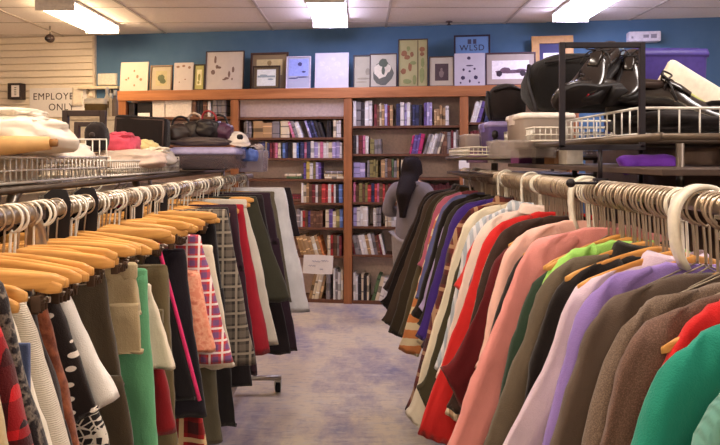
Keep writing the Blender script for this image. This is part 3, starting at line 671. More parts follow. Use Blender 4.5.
def make_top(name, label, cat_, Y, mat, fl=.34, du=0.0, dz=0.0, L=.72, sl=.60, sleeve='long', mat_s=None, collar=True, mat_c=None, th=.027, yaw=0.0, gather=0.0, rx=RX, rz=RZ, side=-1, cuff=None, zipper=False, group='tops on the right rail', seed=0, neckw=.07):
    """a top hanging from a shoulder hanger; local +x is the aisle side"""
    rot = (PI if side < 0 else 0) + yaw
    r = thing(name, label, cat_, (rx, Y, rz), rot, group)
    rr = random.Random(seed * 17 + 3)
    zt = -.097 + dz
    W = .205 + du
    # body
    prof = [(neckw * .8, zt + .002), (neckw, zt - .002), (neckw + .03, zt - .010), (W * .72, zt - .030), (W * .9, zt - .052), (W * .98, zt - .085), (W * .97, zt - .16), (W * .97, zt - .28)]
    zb = -L; n = 34
    steps = 12
    for i in range(1, steps + 1):
        a = i / steps; prof.append((W * .97 + (fl * .28) * a * (zt - .28 - zb) * 1.0, zt - .28 + (zb - (zt - .28)) * a))
    ph = rr.uniform(0, 6); kx = rr.uniform(24, 40); rs = []
    for i, (w, z) in enumerate(prof):
        t_ = th * (.45 + .55 * min(1, (zt - z) / .10)); A = .012 * min(1, max(0, (zt - z - .08) / .35))
        sx = .35 * fl * max(0, zt - .25 - z)          # hem leans out with the sleeves
        rs.append([(x + sx, y + A * math.sin(kx * x + ph + 2.0 * z) + A * .6 * math.sin(kx * 2.1 * x + ph * 2), z) for x, y in superell(n, w, t_, .7)])
    q = [(x * .97, y * .55, z + .012) for x, y, z in rs[-1]]; rs.append(q)
    bm = rings(bmesh.new(), rs); wrinkle(bm, seed, .009, 9, (1, .3, .6))
    obj('body', bm, mat, r)
    # sleeves
    out = [(.085, zt - .004), (W * .78, zt - .022), (W, zt - .052), (W + .035, zt - .105), (W + .062, zt - .19)]
    zz = zt - .19; uu = W + .062; endz = zt - (sl if sleeve == 'long' else (.24 if sleeve == 'short' else .40))
    while zz > endz + .02:
        zz -= .09; uu += fl * .09; out.append((uu, max(zz, endz)))
    for sgn in (1, -1):
        C = cat([(a, 0, b) for a, b in out], 30); rs = []; m = len(C)
        for i, p in enumerate(C):
            d = (C[min(i + 1, m - 1)] - C[max(i - 1, 0)]).normalized(); nrm = Vector((-d.z, 0, d.x))
            if nrm.x > 0 or nrm.z > 0: nrm = -nrm     # inward
            if nrm.x > 0: nrm = -nrm
            a = i / (m - 1)
            hw = .045 + .04 * min(1, a / .25)
            hw *= 1 - (.32 * max(0, a - .3) / .7 if sleeve == 'long' else -.12 * a)
            if cuff and a > .9: hw *= .86
            c = p + nrm * hw
            ty = th * (.62 + .5 * min(1, a / .3)) * (1 - .15 * a)
            A = .006
            rs.append([(c.x + nrm.x * -x, y + A * math.sin(9 * a + 14 * x / .08 + ph), c.z + nrm.z * -x) for x, y in superell(22, hw, ty, .82)])
        e = rs[-1]; cc = C[-1] + (C[-4] - C[-1]) * .5; g = Vector((sum(v[0] for v in e) / len(e), sum(v[1] for v in e) / len(e), sum(v[2] for v in e) / len(e)))
        inn = (C[-4] - C[-1]).normalized() * .02
        rs.append([(g.x + (v[0] - g.x) * .8 + inn.x, g.y + (v[1] - g.y) * .7, g.z + (v[2] - g.z) * .8 + inn.z) for v in e])
        bm = rings(bmesh.new(), rs); wrinkle(bm, seed + 5 * sgn, .007, 8, (1, .3, .8)); wrinkle(bm, seed + 9 * sgn, .003, 30, (1, .3, 1.4))
        if sgn < 0: bmesh.ops.scale(bm, vec=(-1, 1, 1), verts=bm.verts)
        s = obj('sleeve', bm, mat_s or mat, r)
        if cuff:
            k0 = int(m * .9); crs = []
            for ring in rs[k0:-1]:
                gx = sum(v[0] for v in ring) / len(ring); gy = sum(v[1] for v in ring) / len(ring); gz = sum(v[2] for v in ring) / len(ring)
                crs.append([(gx + (v[0] - gx) * 1.06, gy + (v[1] - gy) * 1.1, gz + (v[2] - gz) * 1.06) for v in ring])
            bm = rings(bmesh.new(), crs)
            if sgn < 0: bmesh.ops.scale(bm, vec=(-1, 1, 1), verts=bm.verts)
            obj('cuff', bm, cuff, s)
    if collar:
        n = 26; rs = []
        for (w, t_, z) in ((neckw * 1.02, th * .9, zt - .018), (neckw * .98, th * 1.0, zt + .002), (neckw * .9, th * 1.05, zt + .013), (neckw * 1.06, th * 1.25, zt + .004), (neckw * 1.22, th * 1.3, zt - .022)):
            rs.append([(x, y, z + .012 * (abs(x) / w) ** 2 - .016 * (1 if y < 0 else -.2) * (1 - abs(x) / w)) for x, y in superell(n, w, t_, .85)])
        bm = rings(bmesh.new(), rs, False, False)
        obj('collar', bm, mat_c or mat, r)
    if zipper:
        bm = bmesh.new(); tube(bm, [(.0 + .02 * math.sin(z * 9), th * 1.05, z) for z in [zt - .03 - .03 * k for k in range(int((L + zt - .03) / .03) - 1)]], .004, 6); obj('zip', bm, M_STEEL, r)
    return r

C_ = cloth
dk = lambda c, f=.6: tuple(int(v * f) for v in c)
TOPS = [
 # Y, name, label, category, material, options
 (.66, 'blouse', 'peach cream blouse nearest the camera in front of the pale teal sweater', 'blouse', C_((240, 212, 190)), dict(fl=.25, dz=-.02)),
 (.745, 'sweater', 'pale teal ribbed sweater in front of the bright teal sweatshirt', 'sweater', C_((104, 158, 150), 'ribbed'), dict(fl=.30, dz=-.02)),
 (.835, 'sweatshirt', 'bright teal green sweatshirt hanging below the red top', 'sweatshirt', C_((34, 140, 122)), dict(fl=.28, cuff=C_((30, 128, 112), 'ribbed'), collar=False)),
 (.895, 'jersey_top', 'bright red top whose shoulder shows behind the teal sweatshirt', 'top', C_((206, 36, 40)), dict(du=-.05, dz=.015, fl=.08, sl=.3)),
 (.95, 'cardigan', 'mauve brown tweed cardigan between red top and speckled brown coat', 'cardigan', C_((98, 74, 66), 'heather', (140, 112, 100)), dict(fl=.22)),
 (1.015, 'sweater', 'speckled grey brown sweater with black lower sleeves', 'sweater', C_((102, 86, 76), 'heather', (150, 132, 118)), dict(fl=.24, du=-.01)),
 (1.09, 'jacket', 'smooth taupe jacket with stitched seams before the violet fleece', 'jacket', C_((94, 80, 72)), dict(fl=.32, cuff=C_((84, 66, 56), 'ribbed'), zipper=True)),
 (1.17, 'fleece', 'soft violet fleece pullover over a pale lilac shirt', 'fleece', C_((148, 124, 200)), dict(fl=.23, dz=.008, du=-.012)),
 (1.235, 'shirt', 'pale lilac button shirt with wide flared sleeves', 'shirt', C_((214, 194, 214)), dict(fl=.54, sl=.70, L=.80)),
 (1.30, 'knit_top', 'black knit top between the lilac shirt and olive brown coat', 'top', C_((30, 24, 24)), dict(fl=.26)),
 (1.375, 'coat', 'olive brown wool coat whose black front faces the lilac shirt', 'coat', C_((34, 28, 26)), dict(fl=.36, L=.9, mat_s=C_((100, 88, 74), 'heather', (84, 72, 60)))),
 (1.445, 'tee', 'lime green tee with a bright shoulder above the olive brown coat', 'tee', C_((160, 216, 108)), dict(fl=.06, dz=.004, du=-.03, sleeve='short')),
 (1.505, 'sweater', 'dark green sweater with pale patched cuffs below the lime tee', 'sweater', C_((38, 58, 44)), dict(fl=.24, cuff=C_((196, 192, 182), 'hoops', (110, 100, 92)))),
 (1.585, 'sweater', 'salmon pink sweater with ribbed cuffs', 'sweater', C_((224, 146, 142)), dict(fl=.40, sl=.70, cuff=C_((214, 128, 126), 'ribbed'))),
 (1.655, 'knit_top', 'black lacy knit top behind the salmon pink sweater', 'top', C_((32, 26, 24), 'knit'), dict(fl=.26)),
 (1.725, 'cardigan', 'pale pink cardigan with wide shoulders', 'cardigan', C_((238, 188, 176)), dict(fl=.20, sl=.42)),
 (1.80, 'tee', 'dark maroon tee with wide short sleeves', 'tee', C_((92, 18, 24)), dict(fl=.46, sleeve='mid', du=.02)),
 (1.87, 'blouse', 'dark brown blouse behind the maroon tee', 'blouse', C_((58, 40, 34)), dict(fl=.25)),
 (1.935, 'shirt', 'tan shirt with fine cream stripes', 'shirt', C_((186, 152, 122), 'stripe', (222, 204, 180)), dict(fl=.24)),
 (2.0, 'hooded_top', 'bright red hooded top with long sleeves', 'hoodie', C_((204, 40, 40)), dict(fl=.36, sl=.74, L=.85)),
 (2.065, 'blouse', 'dusty mauve blouse next to the red hooded top', 'blouse', C_((146, 116, 126), 'stripe', (120, 94, 106)), dict(fl=.22)),
 (2.13, 'shirt', 'blush white shirt in the middle of the row', 'shirt', C_((240, 216, 206)), dict(fl=.25)),
 (2.195, 'polo_shirt', 'tomato red polo shirt with short sleeves', 'polo', C_((210, 54, 50)), dict(fl=.32, sleeve='short', du=.01)),
 (2.265, 'shirt', 'pale blue grey striped shirt beside the tomato red polo', 'shirt', C_((176, 186, 200), 'stripe', (214, 214, 220)), dict(fl=.24, sl=.6)),
 (2.335, 'vest_top', 'dark olive vest top with a dangling tie', 'top', C_((66, 60, 42)), dict(fl=.30, sl=.66)),
 (2.41, 'dress', 'long cream dress reaching low over the aisle floor', 'dress', C_((234, 222, 200)), dict(fl=.28, sl=.85, L=.98)),
 (2.48, 'blouse', 'peach patterned blouse behind the long cream dress', 'blouse', C_((226, 182, 160), 'floral', (190, 120, 104), (240, 214, 196)), dict(fl=.24)),
 (2.555, 'shirt', 'long brown plaid flannel shirt behind the cream dress', 'shirt', C_((110, 50, 44), 'plaid', (66, 34, 34), (176, 140, 110)), dict(fl=.27, sl=.88, L=.98)),
 (2.625, 'cardigan', 'deep plum cardigan behind the brown plaid shirt', 'cardigan', C_((62, 30, 44)), dict(fl=.26)),
 (2.695, 'tee', 'royal purple tee with cream piece beside it', 'tee', C_((66, 42, 126)), dict(fl=.30, sl=.62)),
 (2.765, 'blouse', 'cream linen blouse next to the royal purple tee', 'blouse', C_((228, 212, 180)), dict(fl=.28, sl=.62, L=.8)),
 (2.84, 'jacket', 'dark charcoal jacket between cream blouse and lavender shirt', 'jacket', C_((52, 46, 42)), dict(fl=.26)),
 (2.915, 'shirt', 'lavender satin shirt with rolled collar', 'shirt', C_((176, 158, 206)), dict(fl=.28, sl=.5)),
 (2.99, 'jacket', 'black jacket behind the lavender satin shirt', 'jacket', C_((34, 28, 28)), dict(fl=.28)),
 (3.065, 'blouse', 'white blouse with lilac flower print', 'blouse', C_((230, 220, 224), 'floral', (170, 150, 196), (206, 196, 214)), dict(fl=.24, sl=.5)),
 (3.14, 'cardigan', 'dusty blue cardigan beside the orange banded sweater', 'cardigan', C_((104, 106, 156)), dict(fl=.28, sl=.55)),
 (3.22, 'sweater', 'dark red sweater with orange and cream banded sleeves', 'sweater', C_((150, 40, 36)), dict(fl=.28, sl=.8, mat_s=C_((222, 140, 84), 'hoops', (232, 212, 176), None, 1.6))),
 (3.30, 'blouse', 'rose pink blouse tucked between dark coats', 'blouse', C_((200, 110, 136)), dict(fl=.24, sl=.4)),
 (3.38, 'jacket', 'olive grey field jacket near the end of the row', 'jacket', C_((92, 82, 62)), dict(fl=.28, sl=.8, L=.9)),
 (3.465, 'coat', 'dark olive coat with long straight sleeves', 'coat', C_((64, 54, 42)), dict(fl=.32, sl=.82, L=.9, du=.02)),
 (3.55, 'coat', 'brown grey wool coat, third from the bookcase end', 'coat', C_((80, 64, 54)), dict(fl=.36, sl=.78, L=.88, du=.03)),
 (3.635, 'coat', 'long black coat, second from the bookcase end', 'coat', C_((34, 27, 27)), dict(fl=.42, sl=.68, L=.88, du=.04)),
 (3.72, 'coat', 'dark brown coat at the bookcase end of the right rack', 'coat', C_((54, 42, 38)), dict(fl=.44, sl=.62, L=.84, du=.05)),
]
HOOKS_R = 'hangers on the right rail'
for i, (Y, nm, lab, ct, mt, op) in enumerate(TOPS):
    op = dict(op); op.pop('rib', 0)
    low = .045 if (i % 2 == 0 and 1.5 < Y < 3.3) else 0
    op['dz'] = op.get('dz', 0) - low - .032 * max(0, min(1, (1.62 - Y) / .25))
    yaw = .05 * math.sin(i * 1.7) + R.uniform(-.03, .03)
    hasc = op.pop('collar', ct in ('shirt', 'coat', 'polo'))
    make_top(nm, lab, ct, Y, mt, yaw=yaw, collar=hasc, seed=i + 1, th=.024 + R.uniform(0, .005), neckw=R.choice((.062, .075, .085)), **op)
    core = lab.split(' with ')[0].split(' behind ')[0].split(' between ')[0].split(' beside ')[0].split(' in front')[0].split(' whose ')[0].split(' nearest')[0].split(' next to')[0].split(' before')[0].split(' over ')[0].split(' hanging')[0].split(' near ')[0].split(' at ')[0].split(' above ')[0].split(' reaching')[0].split(' tucked')[0].split(' in the middle')[0]
    hanger('low' if Y < 1.12 else 'top', 'wooden hanger carrying the ' + core, (RX, Y, RZ), PI + yaw, HOOKS_R, R.uniform(-.04, .04))
    if i + 1 < len(TOPS):
        Y2 = TOPS[i + 1][0]; gap = Y2 - Y
        for pl, q in ((('nearest', .25), ('middle', .5), ('farthest', .75)) if Y > 1.0 else (('nearer', .34), ('farther', .67))):
            hanger('wire', '%s thin wire hanger squeezed behind the %s' % (pl, core), (RX, Y + gap * q, RZ), PI + yaw + R.uniform(-.22, .22), HOOKS_R, R.uniform(-.03, .03), hookmat=None if i % 7 else M_WHITEPL)

# white C-shaped size dividers and the black face-out arm
def size_ring(px, Y, label, R0=.044, wd=.012):
    r = thing('rack_divider', label, 'divider', (RX, Y, RZ), 0, 'white dividers on the right rail')
    P = [(R0 * math.cos(t_), 0, .026 - R0 + R0 * 1.1 * math.sin(t_)) for t_ in [-PI * .25 + PI * 1.25 * k / 18 for k in range(19)]] + [(-R0 * .99, 0, -.05), (-R0 * .9, 0, -.09), (-R0 * .6, 0, -.125)]
    P = cat(P, 40); rs = []
    for i, p in enumerate(P):
        d = (P[min(i + 1, 40)] - P[max(i - 1, 0)]).normalized(); nr = Vector((-d.z, 0, d.x))
        rs.append([p + nr * x + Vector((0, y, 0)) for x, y in ((.005, -wd), (.005, wd), (-.004, wd), (-.004, -wd))])
    obj('ring', rings(bmesh.new(), rs), M_WHITEPL, r)
    obj('stop_nub', bx(R0 * .55, R0 * .9, -wd * .9, wd * .9, -.032, -.024, bev=.002), M_WHITEPL, r, False)
for px, lab in ((476, 'white rack divider closest to the coats end'), (506, 'white rack divider beside the middle dividers, coats side'), (531, 'white rack divider just behind the black display arm knob'), (586, 'wide white rack divider under the black sign stand'), (702, 'large white rack divider nearest the camera')):
    size_ring(px, RX * F / (px - CX), lab, .054 if px > 690 else .044 if px > 580 else .036, .015 if px > 580 else .006)
r = thing('display_arm', 'black display arm with round knob across the right rail', 'arm', at(600, 183, 1.60))
bm = bmesh.new(); tube(bm, [(0, 0, 0), (-.075, -.005, 0)], .004, 8); obj('bar', bm, M_BLACK, r)
bm = bmesh.new(); bmesh.ops.create_uvsphere(bm, u_segments=16, v_segments=10, radius=.012); bmesh.ops.translate(bm, verts=bm.verts, vec=(-.08, -.005, 0)); obj('knob', bm, M_BLACK, r)

# ------------------------------------------------------------------ skirts and trousers (left)
def make_bottom(name, label, cat_, Y, top, bot, mat, wt=.30, wb=.38, kind='skirt', th=.022, folds=.010, mat_w=None, ext=None, yaw=0.0, seed=0, curve=.0, zhem=None, hem_tilt=.0, group='skirts and trousers on the left rail', kx=None):
    """top/bot: photo pixels of the aisle-side waist and hem corner at distance Y"""
    pt, pb = at(top[0], top[1], Y), at(bot[0], bot[1], Y)
    if zhem is not None:
        k = (zhem - pt.z) / (pb.z - pt.z); pb = pt + (pb - pt) * (1 + (k - 1) * .8 if k > 1 else k); pb.z = zhem
    r = thing(name, label, cat_, (LX, Y, LZ), yaw, group)
    xt, xb, z0, z1 = pt.x - LX, pb.x - LX, pt.z - LZ, pb.z - LZ
    rr = random.Random(seed * 13 + 5); ph = rr.uniform(0, 6); kx = kx or rr.uniform(22, 44)
    def loft(xo_t, xo_b, w_t, w_b, za, zb, yo=0.0, thk=th, steps=22, sd=0, taper_top=True, hem=True):
        rs = []
        for i in range(steps + 1):
            a = i / steps; z = za + (zb - za) * a
            xo = xo_t + (xo_b - xo_t) * (a ** (1.0 + curve)); w = (w_t + (w_b - w_t) * (a ** (1 + curve))) / 2
            tt = thk * (.55 + .45 * min(1, a * 4)); A = folds * min(1, a * 1.6)
            rs.append([(xo - w + x, yo + y + A * math.sin(kx * x + ph + sd + 1.2 * a) + A * .5 * math.sin(kx * 2.3 * x + ph * 1.7 + sd), z + hem_tilt * a * (x - w) ) for x, y in superell(34, w, tt, .6)])
        e = rs[-1]; cx = sum(v[0] for v in e) / len(e)
        rs.append([(cx + (v[0] - cx) * .96, v[1] * .6, v[2] + .012) for v in e])
        bm = rings(bmesh.new(), rs); wrinkle(bm, seed + sd, .008, 9, (1, .3, .5)); wrinkle(bm, seed + sd + 3, .003, 26, (1, .3, .6)); return bm
    if kind == 'trousers':
        zc = z0 - .26 if z1 < z0 - .4 else z0 - .12
        obj('seat', loft(xt, xt + (xb - xt) * (zc - z0) / (z1 - z0), wt, wt * .96, z0, zc, hem=False, thk=th * 1.2, steps=10), mat, r)
        a0 = (zc - z0) / (z1 - z0); xm = xt + (xb - xt) * a0
        obj('leg', loft(xm, xb, wt * .92, wb, zc + .03, z1, -.012, th * .8, sd=1), mat, r)
        obj('leg', loft(xm - .02, xb - .03, wt * .9, wb * .95, zc + .03, z1 + .03, .014, th * .8, sd=2), mat, r)
    else:
        obj('skirt_panel', loft(xt, xb, wt, wb, z0, z1), mat, r)
    bm = bmesh.new(); w = wt / 2
    rings(bm, [[(xt - w + x, y, z0 + zz) for x, y in superell(34, w * s, th * .62 * s + .002, .6)] for zz, s in ((-.034, 1.005), (-.03, 1.02), (-.002, 1.02), (.003, .985), (.0, .9))])
    obj('waistband', bm, mat_w or mat, r)
    return r
BOT = [
 (.74, 'skirt', 'pale tan skirt at the very front of the left rack', 'skirt', (-25, 300), (6, 445), C_((196, 172, 128)), dict(zhem=.8)),
 (.80, 'skirt', 'red and black plaid skirt at the front of the left rack', 'skirt', (-8, 300), (37, 445), C_((190, 28, 34), 'plaid', (40, 20, 24), (20, 14, 16), .9), dict(zhem=.78)),
 (.86, 'skirt', 'black skirt with pale ornate trim behind the red plaid', 'skirt', (0, 283), (48, 445), C_((38, 32, 34), 'floral', (128, 116, 104), (40, 34, 36), .8), dict(zhem=.75)),
 (.925, 'trousers', 'cream and blue patched trousers beside the ornate black skirt', 'trousers', (8, 296), (54, 445), C_((232, 222, 200), 'denim', (232, 224, 206)), dict(kind='skirt', zhem=.7)),
 (.985, 'skirt', 'off white knitted skirt between cream trousers and brown leather', 'skirt', (24, 302), (74, 445), C_((218, 206, 188), 'knit'), dict(zhem=.7)),
 (1.045, 'trousers', 'very dark brown trousers beside the knitted skirt', 'trousers', (30, 285), (76, 445), C_((44, 32, 28)), dict(zhem=.4, kind='trousers')),
 (1.10, 'skirt', 'crinkled chestnut leather skirt beside the spotted dress', 'skirt', (41, 284), (80, 445), C_((112, 58, 38), 'crinkle', (140, 78, 50)), dict(zhem=.78)),
 (1.16, 'skirt', 'black skirt covered with white spots', 'skirt', (44, 270), (100, 412), C_((36, 27, 25), 'dots', (226, 214, 200)), dict(hem_tilt=.5, folds=.005)),
 (1.21, 'skirt', 'plain white skirt showing behind the white spotted one', 'skirt', (50, 261), (119, 396), C_((240, 234, 226)), dict(hem_tilt=.5, folds=.006)),
 (1.26, 'skirt', 'black skirt with white lattice print below the white skirt', 'skirt', (58, 275), (112, 445), C_((40, 34, 34), 'lattice', (216, 206, 190)), dict(zhem=.72)),
 (1.32, 'trousers', 'dark olive brown trousers facing the aisle', 'trousers', (103, 270), (138, 445), C_((70, 58, 42)), dict(zhem=.35, kind='trousers', folds=.006, wt=.30, wb=.28)),
 (1.40, 'shorts', 'khaki cotton shorts clipped by the waist', 'shorts', (136, 264), (146, 352), C_((180, 160, 124)), dict(kind='trousers', folds=.006, wt=.30, wb=.27)),
 (1.47, 'trousers', 'mint green trousers hanging behind the khaki shorts', 'trousers', (146, 270), (162, 445), C_((102, 168, 122)), dict(kind='skirt', zhem=.55, folds=.006, wt=.30, wb=.3)),
 (1.54, 'skirt', 'cream ruffled cotton skirt peeking beside the green trousers', 'skirt', (150, 285), (176, 368), C_((230, 216, 192)), dict()),
 (1.60, 'skirt', 'dark red skirt below the cream ruffled one', 'skirt', (150, 285), (176, 430), C_((140, 24, 30)), dict(wt=.28)),
 (1.66, 'trousers', 'olive green cargo trousers with a flap pocket', 'trousers', (166, 266), (182, 445), C_((112, 98, 68)), dict(kind='trousers', zhem=.4, folds=.005, wt=.31, wb=.28)),
 (1.73, 'skirt', 'long black skirt edged with hot pink piping', 'skirt', (157, 243), (199, 400), C_((26, 20, 22)), dict(folds=.006)),
 (1.79, 'skirt', 'midnight blue black skirt between pink piping and salmon satin', 'skirt', (184, 250), (207, 416), C_((30, 24, 32)), dict(folds=.006)),
 (1.835, 'skirt', 'red tartan skirt showing beneath the black one', 'skirt', (176, 262), (209, 445), C_((170, 40, 40), 'plaid', (70, 24, 28), (226, 200, 150), .9), dict(zhem=.55)),
 (1.86, 'skirt', 'salmon satin skirt between black and bright plaid', 'skirt', (198, 272), (216, 350), C_((226, 140, 112), 'floral', (236, 170, 140), (200, 110, 88), 1.0, .45), dict(wt=.3)),
 (1.91, 'skirt', 'bright red white and blue plaid skirt', 'skirt', (200, 236), (234, 362), C_((216, 66, 60), 'plaid', (120, 84, 130), (244, 236, 230), .42), dict(folds=.005)),
 (1.98, 'skirt', 'cream skirt behind the bright plaid one', 'skirt', (212, 246), (236, 366), C_((228, 214, 192)), dict()),
 (2.05, 'trousers', 'grey olive trousers reaching the floor behind cream skirt', 'trousers', (205, 246), (224, 440), C_((96, 90, 72)), dict(kind='trousers', wb=.24)),
 (2.13, 'trousers', 'black trousers reaching the floor beside grey olive pair', 'trousers', (214, 222), (238, 425), C_((28, 23, 25)), dict(kind='trousers', wb=.26)),
 (2.22, 'skirt', 'black and pale grey checked skirt of flannel', 'skirt', (226, 210), (256, 364), C_((52, 46, 44), 'check', (104, 94, 84), (150, 138, 122), .55), dict(folds=.005)),
 (2.31, 'trousers', 'charcoal trousers behind the checked flannel skirt', 'trousers', (228, 208), (252, 385), C_((38, 32, 34)), dict(kind='trousers', wb=.26)),
 (2.42, 'trousers', 'dark plum trousers between charcoal pair and crimson skirt', 'trousers', (236, 205), (258, 372), C_((54, 30, 42)), dict(kind='trousers', wb=.26)),
 (2.54, 'skirt', 'long plain crimson skirt', 'skirt', (243, 205), (270, 353), C_((160, 28, 44)), dict(folds=.008)),
 (2.66, 'trousers', 'pale grey white trousers beside the crimson skirt', 'trousers', (246, 200), (279, 344), C_((206, 198, 186)), dict(kind='skirt', folds=.006, wb=.32)),
 (2.80, 'trousers', 'dark forest green trousers beside the pale grey pair', 'trousers', (256, 197), (290, 300), C_((58, 56, 44)), dict(kind='skirt', folds=.006)),
 (2.94, 'trousers', 'black corduroy trousers beyond the forest green pair', 'trousers', (262, 195), (291, 352), C_((34, 26, 30)), dict(kind='trousers', folds=.006)),
 (3.08, 'trousers', 'dark aubergine trousers beside the black corduroy', 'trousers', (270, 193), (298, 350), C_((52, 34, 46)), dict(kind='trousers', folds=.006)),
 (3.24, 'trousers', 'grey olive canvas trousers before the white jeans', 'trousers', (274, 192), (292, 302), C_((106, 98, 82)), dict(kind='skirt', folds=.005)),
 (3.40, 'trousers', 'long white jeans near the bookcase end of left rack', 'trousers', (284, 188), (310, 312), C_((226, 224, 230), 'denim', (240, 238, 242)), dict(kind='skirt', folds=.006, wb=.26)),
 (3.55, 'trousers', 'slim black trousers at the far end of the left rack', 'trousers', (290, 188), (300, 236), C_((40, 32, 34)), dict(kind='skirt', folds=.004)),
]
for i, (Y, nm, lab, ct, tp, bt, mt, op) in enumerate(BOT):
    o = make_bottom(nm, lab, ct, Y, tp, bt, mt, seed=i + 1, **op)
    core = lab
    for w_ in (' with ', ' behind ', ' between ', ' beside ', ' at the ', ' covered', ' showing', ' below', ' facing', ' clipped', ' hanging', ' peeking', ' edged', ' reaching', ' of flannel', ' beyond', ' before', ' near '): core = core.split(w_)[0]
    yw = R.uniform(-.22, .22)
    hanger('clip', 'wooden clip hanger holding the ' + core, (LX, Y, LZ), yw, 'hangers on the left rail', R.uniform(-.11, .09), hookmat=M_WHITEPL if i % 3 == 0 else None)
    if i + 1 < len(BOT):
        Y2 = BOT[i + 1][0]
        for q in ((.5,) if i % 2 == 0 else ()):
            pl = '' if True else ('nearer ' if q < .5 else 'farther ')
            hanger('clip', '%sspare wooden clip hanger just behind the %s' % (pl, core), (LX, Y + (Y2 - Y) * q, LZ), yw * .5 + R.uniform(-.05, .05), 'hangers on the left rail', R.uniform(-.05, .05), hookmat=M_WHITEPL if i % 2 else None)
    if i + 1 < len(BOT) and i % 2 == 1:
        for pl, q in (('nearer', .35), ('farther', .7)):
            hanger('slim', '%s small wire hanger hooked just behind the %s' % (pl, core), (LX, Y + (BOT[i + 1][0] - Y) * q, LZ), R.uniform(-.2, .2), 'hangers on the left rail', R.uniform(-.05, .05), hookmat=M_WHITEPL)
    # details
    if 'hot pink' in lab:
        pt, pb = at(tp[0], tp[1], Y), at(bt[0], bt[1], Y); bm = bmesh.new()
        tube(bm, [(pt.x - LX + .003 + (pb.x - pt.x) * a, -.004, pt.z - LZ + (pb.z - pt.z) * a) for a in [k / 14 for k in range(15)]], .006, 8); obj('piping', bm, C_((222, 50, 110)), o)
    if 'cargo' in lab:
        pt = at(tp[0], tp[1], Y); bm = bmesh.new(); box(bm, pt.x - LX - .14, pt.x - LX + .0, -.045, -.028, pt.z - LZ - .24, pt.z - LZ - .13, .004); box(bm, pt.x - LX - .145, pt.x - LX + .005, -.048, -.03, pt.z - LZ - .15, pt.z - LZ - .11, .004); obj('pocket', bm, mt, o, False)
    if 'patched' in lab:
        p = at(20, 370, Y); bm = bmesh.new(); box(bm, p.x - LX - .05, p.x - LX + .03, -.030, -.022, p.z - LZ - .12, p.z - LZ + .05, .003); obj('patch', bm, C_((92, 104, 140), 'denim', (120, 130, 160)), o, False)

# black size markers on the left rails
for k, (px, py, Y, txt) in enumerate(((57, 215, 1.375, 'XS'), (86, 211, 1.515, 'S'), (133, 208, 1.83, 'L'), (159, 206, 2.06, 'M'))):
    r = thing('size_marker', 'black hanging size marker reading %s on the left rail' % txt, 'marker', at(px, py, Y), .15, 'black size markers on the left rail')
    bm = bmesh.new(); rings(bm, [[(x, y, z) for x, z in ((-.028, -.055), (-.022, .02), (-.028, .045), (-.01, .06), (.02, .058), (.03, .03), (.026, -.05), (0, -.06))] for y in (-.002, .002)]); obj('plate', bm, M_BLACK, r, False)
    obj('sticker', bx(-.014, .014, -.0032, -.0019, .012, .036), M_PAPER, r, False)
    letters(txt, .016, M_INK, r, (0, -.0036, .024), ext=.0002)
# garments on the back rail
make_top('cardigan', 'hot pink cardigan on the back rail behind the size markers', 'cardigan', 2.47, C_((226, 60, 110)), rx=-1.02, rz=1.372, side=1, fl=.2, group='clothes on the back rail', seed=80, L=.6)
hanger('top', 'wooden hanger carrying the hot pink cardigan', (-1.02, 2.47, 1.372), 0, 'hangers on the back rail')
for k, (y, c, nm) in enumerate(((1.9, (40, 32, 36), 'black'), (2.1, (206, 196, 190), 'white printed'), (2.2, (60, 46, 60), 'plum'), (2.3, (46, 40, 40), 'charcoal'), (2.0, (30, 26, 30), 'jet black'), (2.55, (150, 130, 110), 'beige'), (1.6, (60, 46, 40), 'brown'), (1.45, (44, 36, 36), 'dark grey'), (1.3, (80, 64, 50), 'olive'), (1.15, (38, 30, 30), 'sooty'))):
    rx, rz = (-1.02, 1.372) if y > 1.78 else (-1.02, 1.352)
    make_top('shirt', '%s shirt on the back rail behind the skirts' % nm, 'shirt', y, C_(c) if 'print' not in nm else C_(c, 'floral', (50, 44, 50), (206, 196, 190)), rx=rx, rz=rz, side=1, fl=.12, sl=.4, group='clothes on the back rail', seed=90 + k, L=.62)
    hanger('top', 'wooden hanger carrying the %s back rail shirt' % nm, (rx, y, rz), 0, 'hangers on the back rail', hookmat=M_WHITEPL)

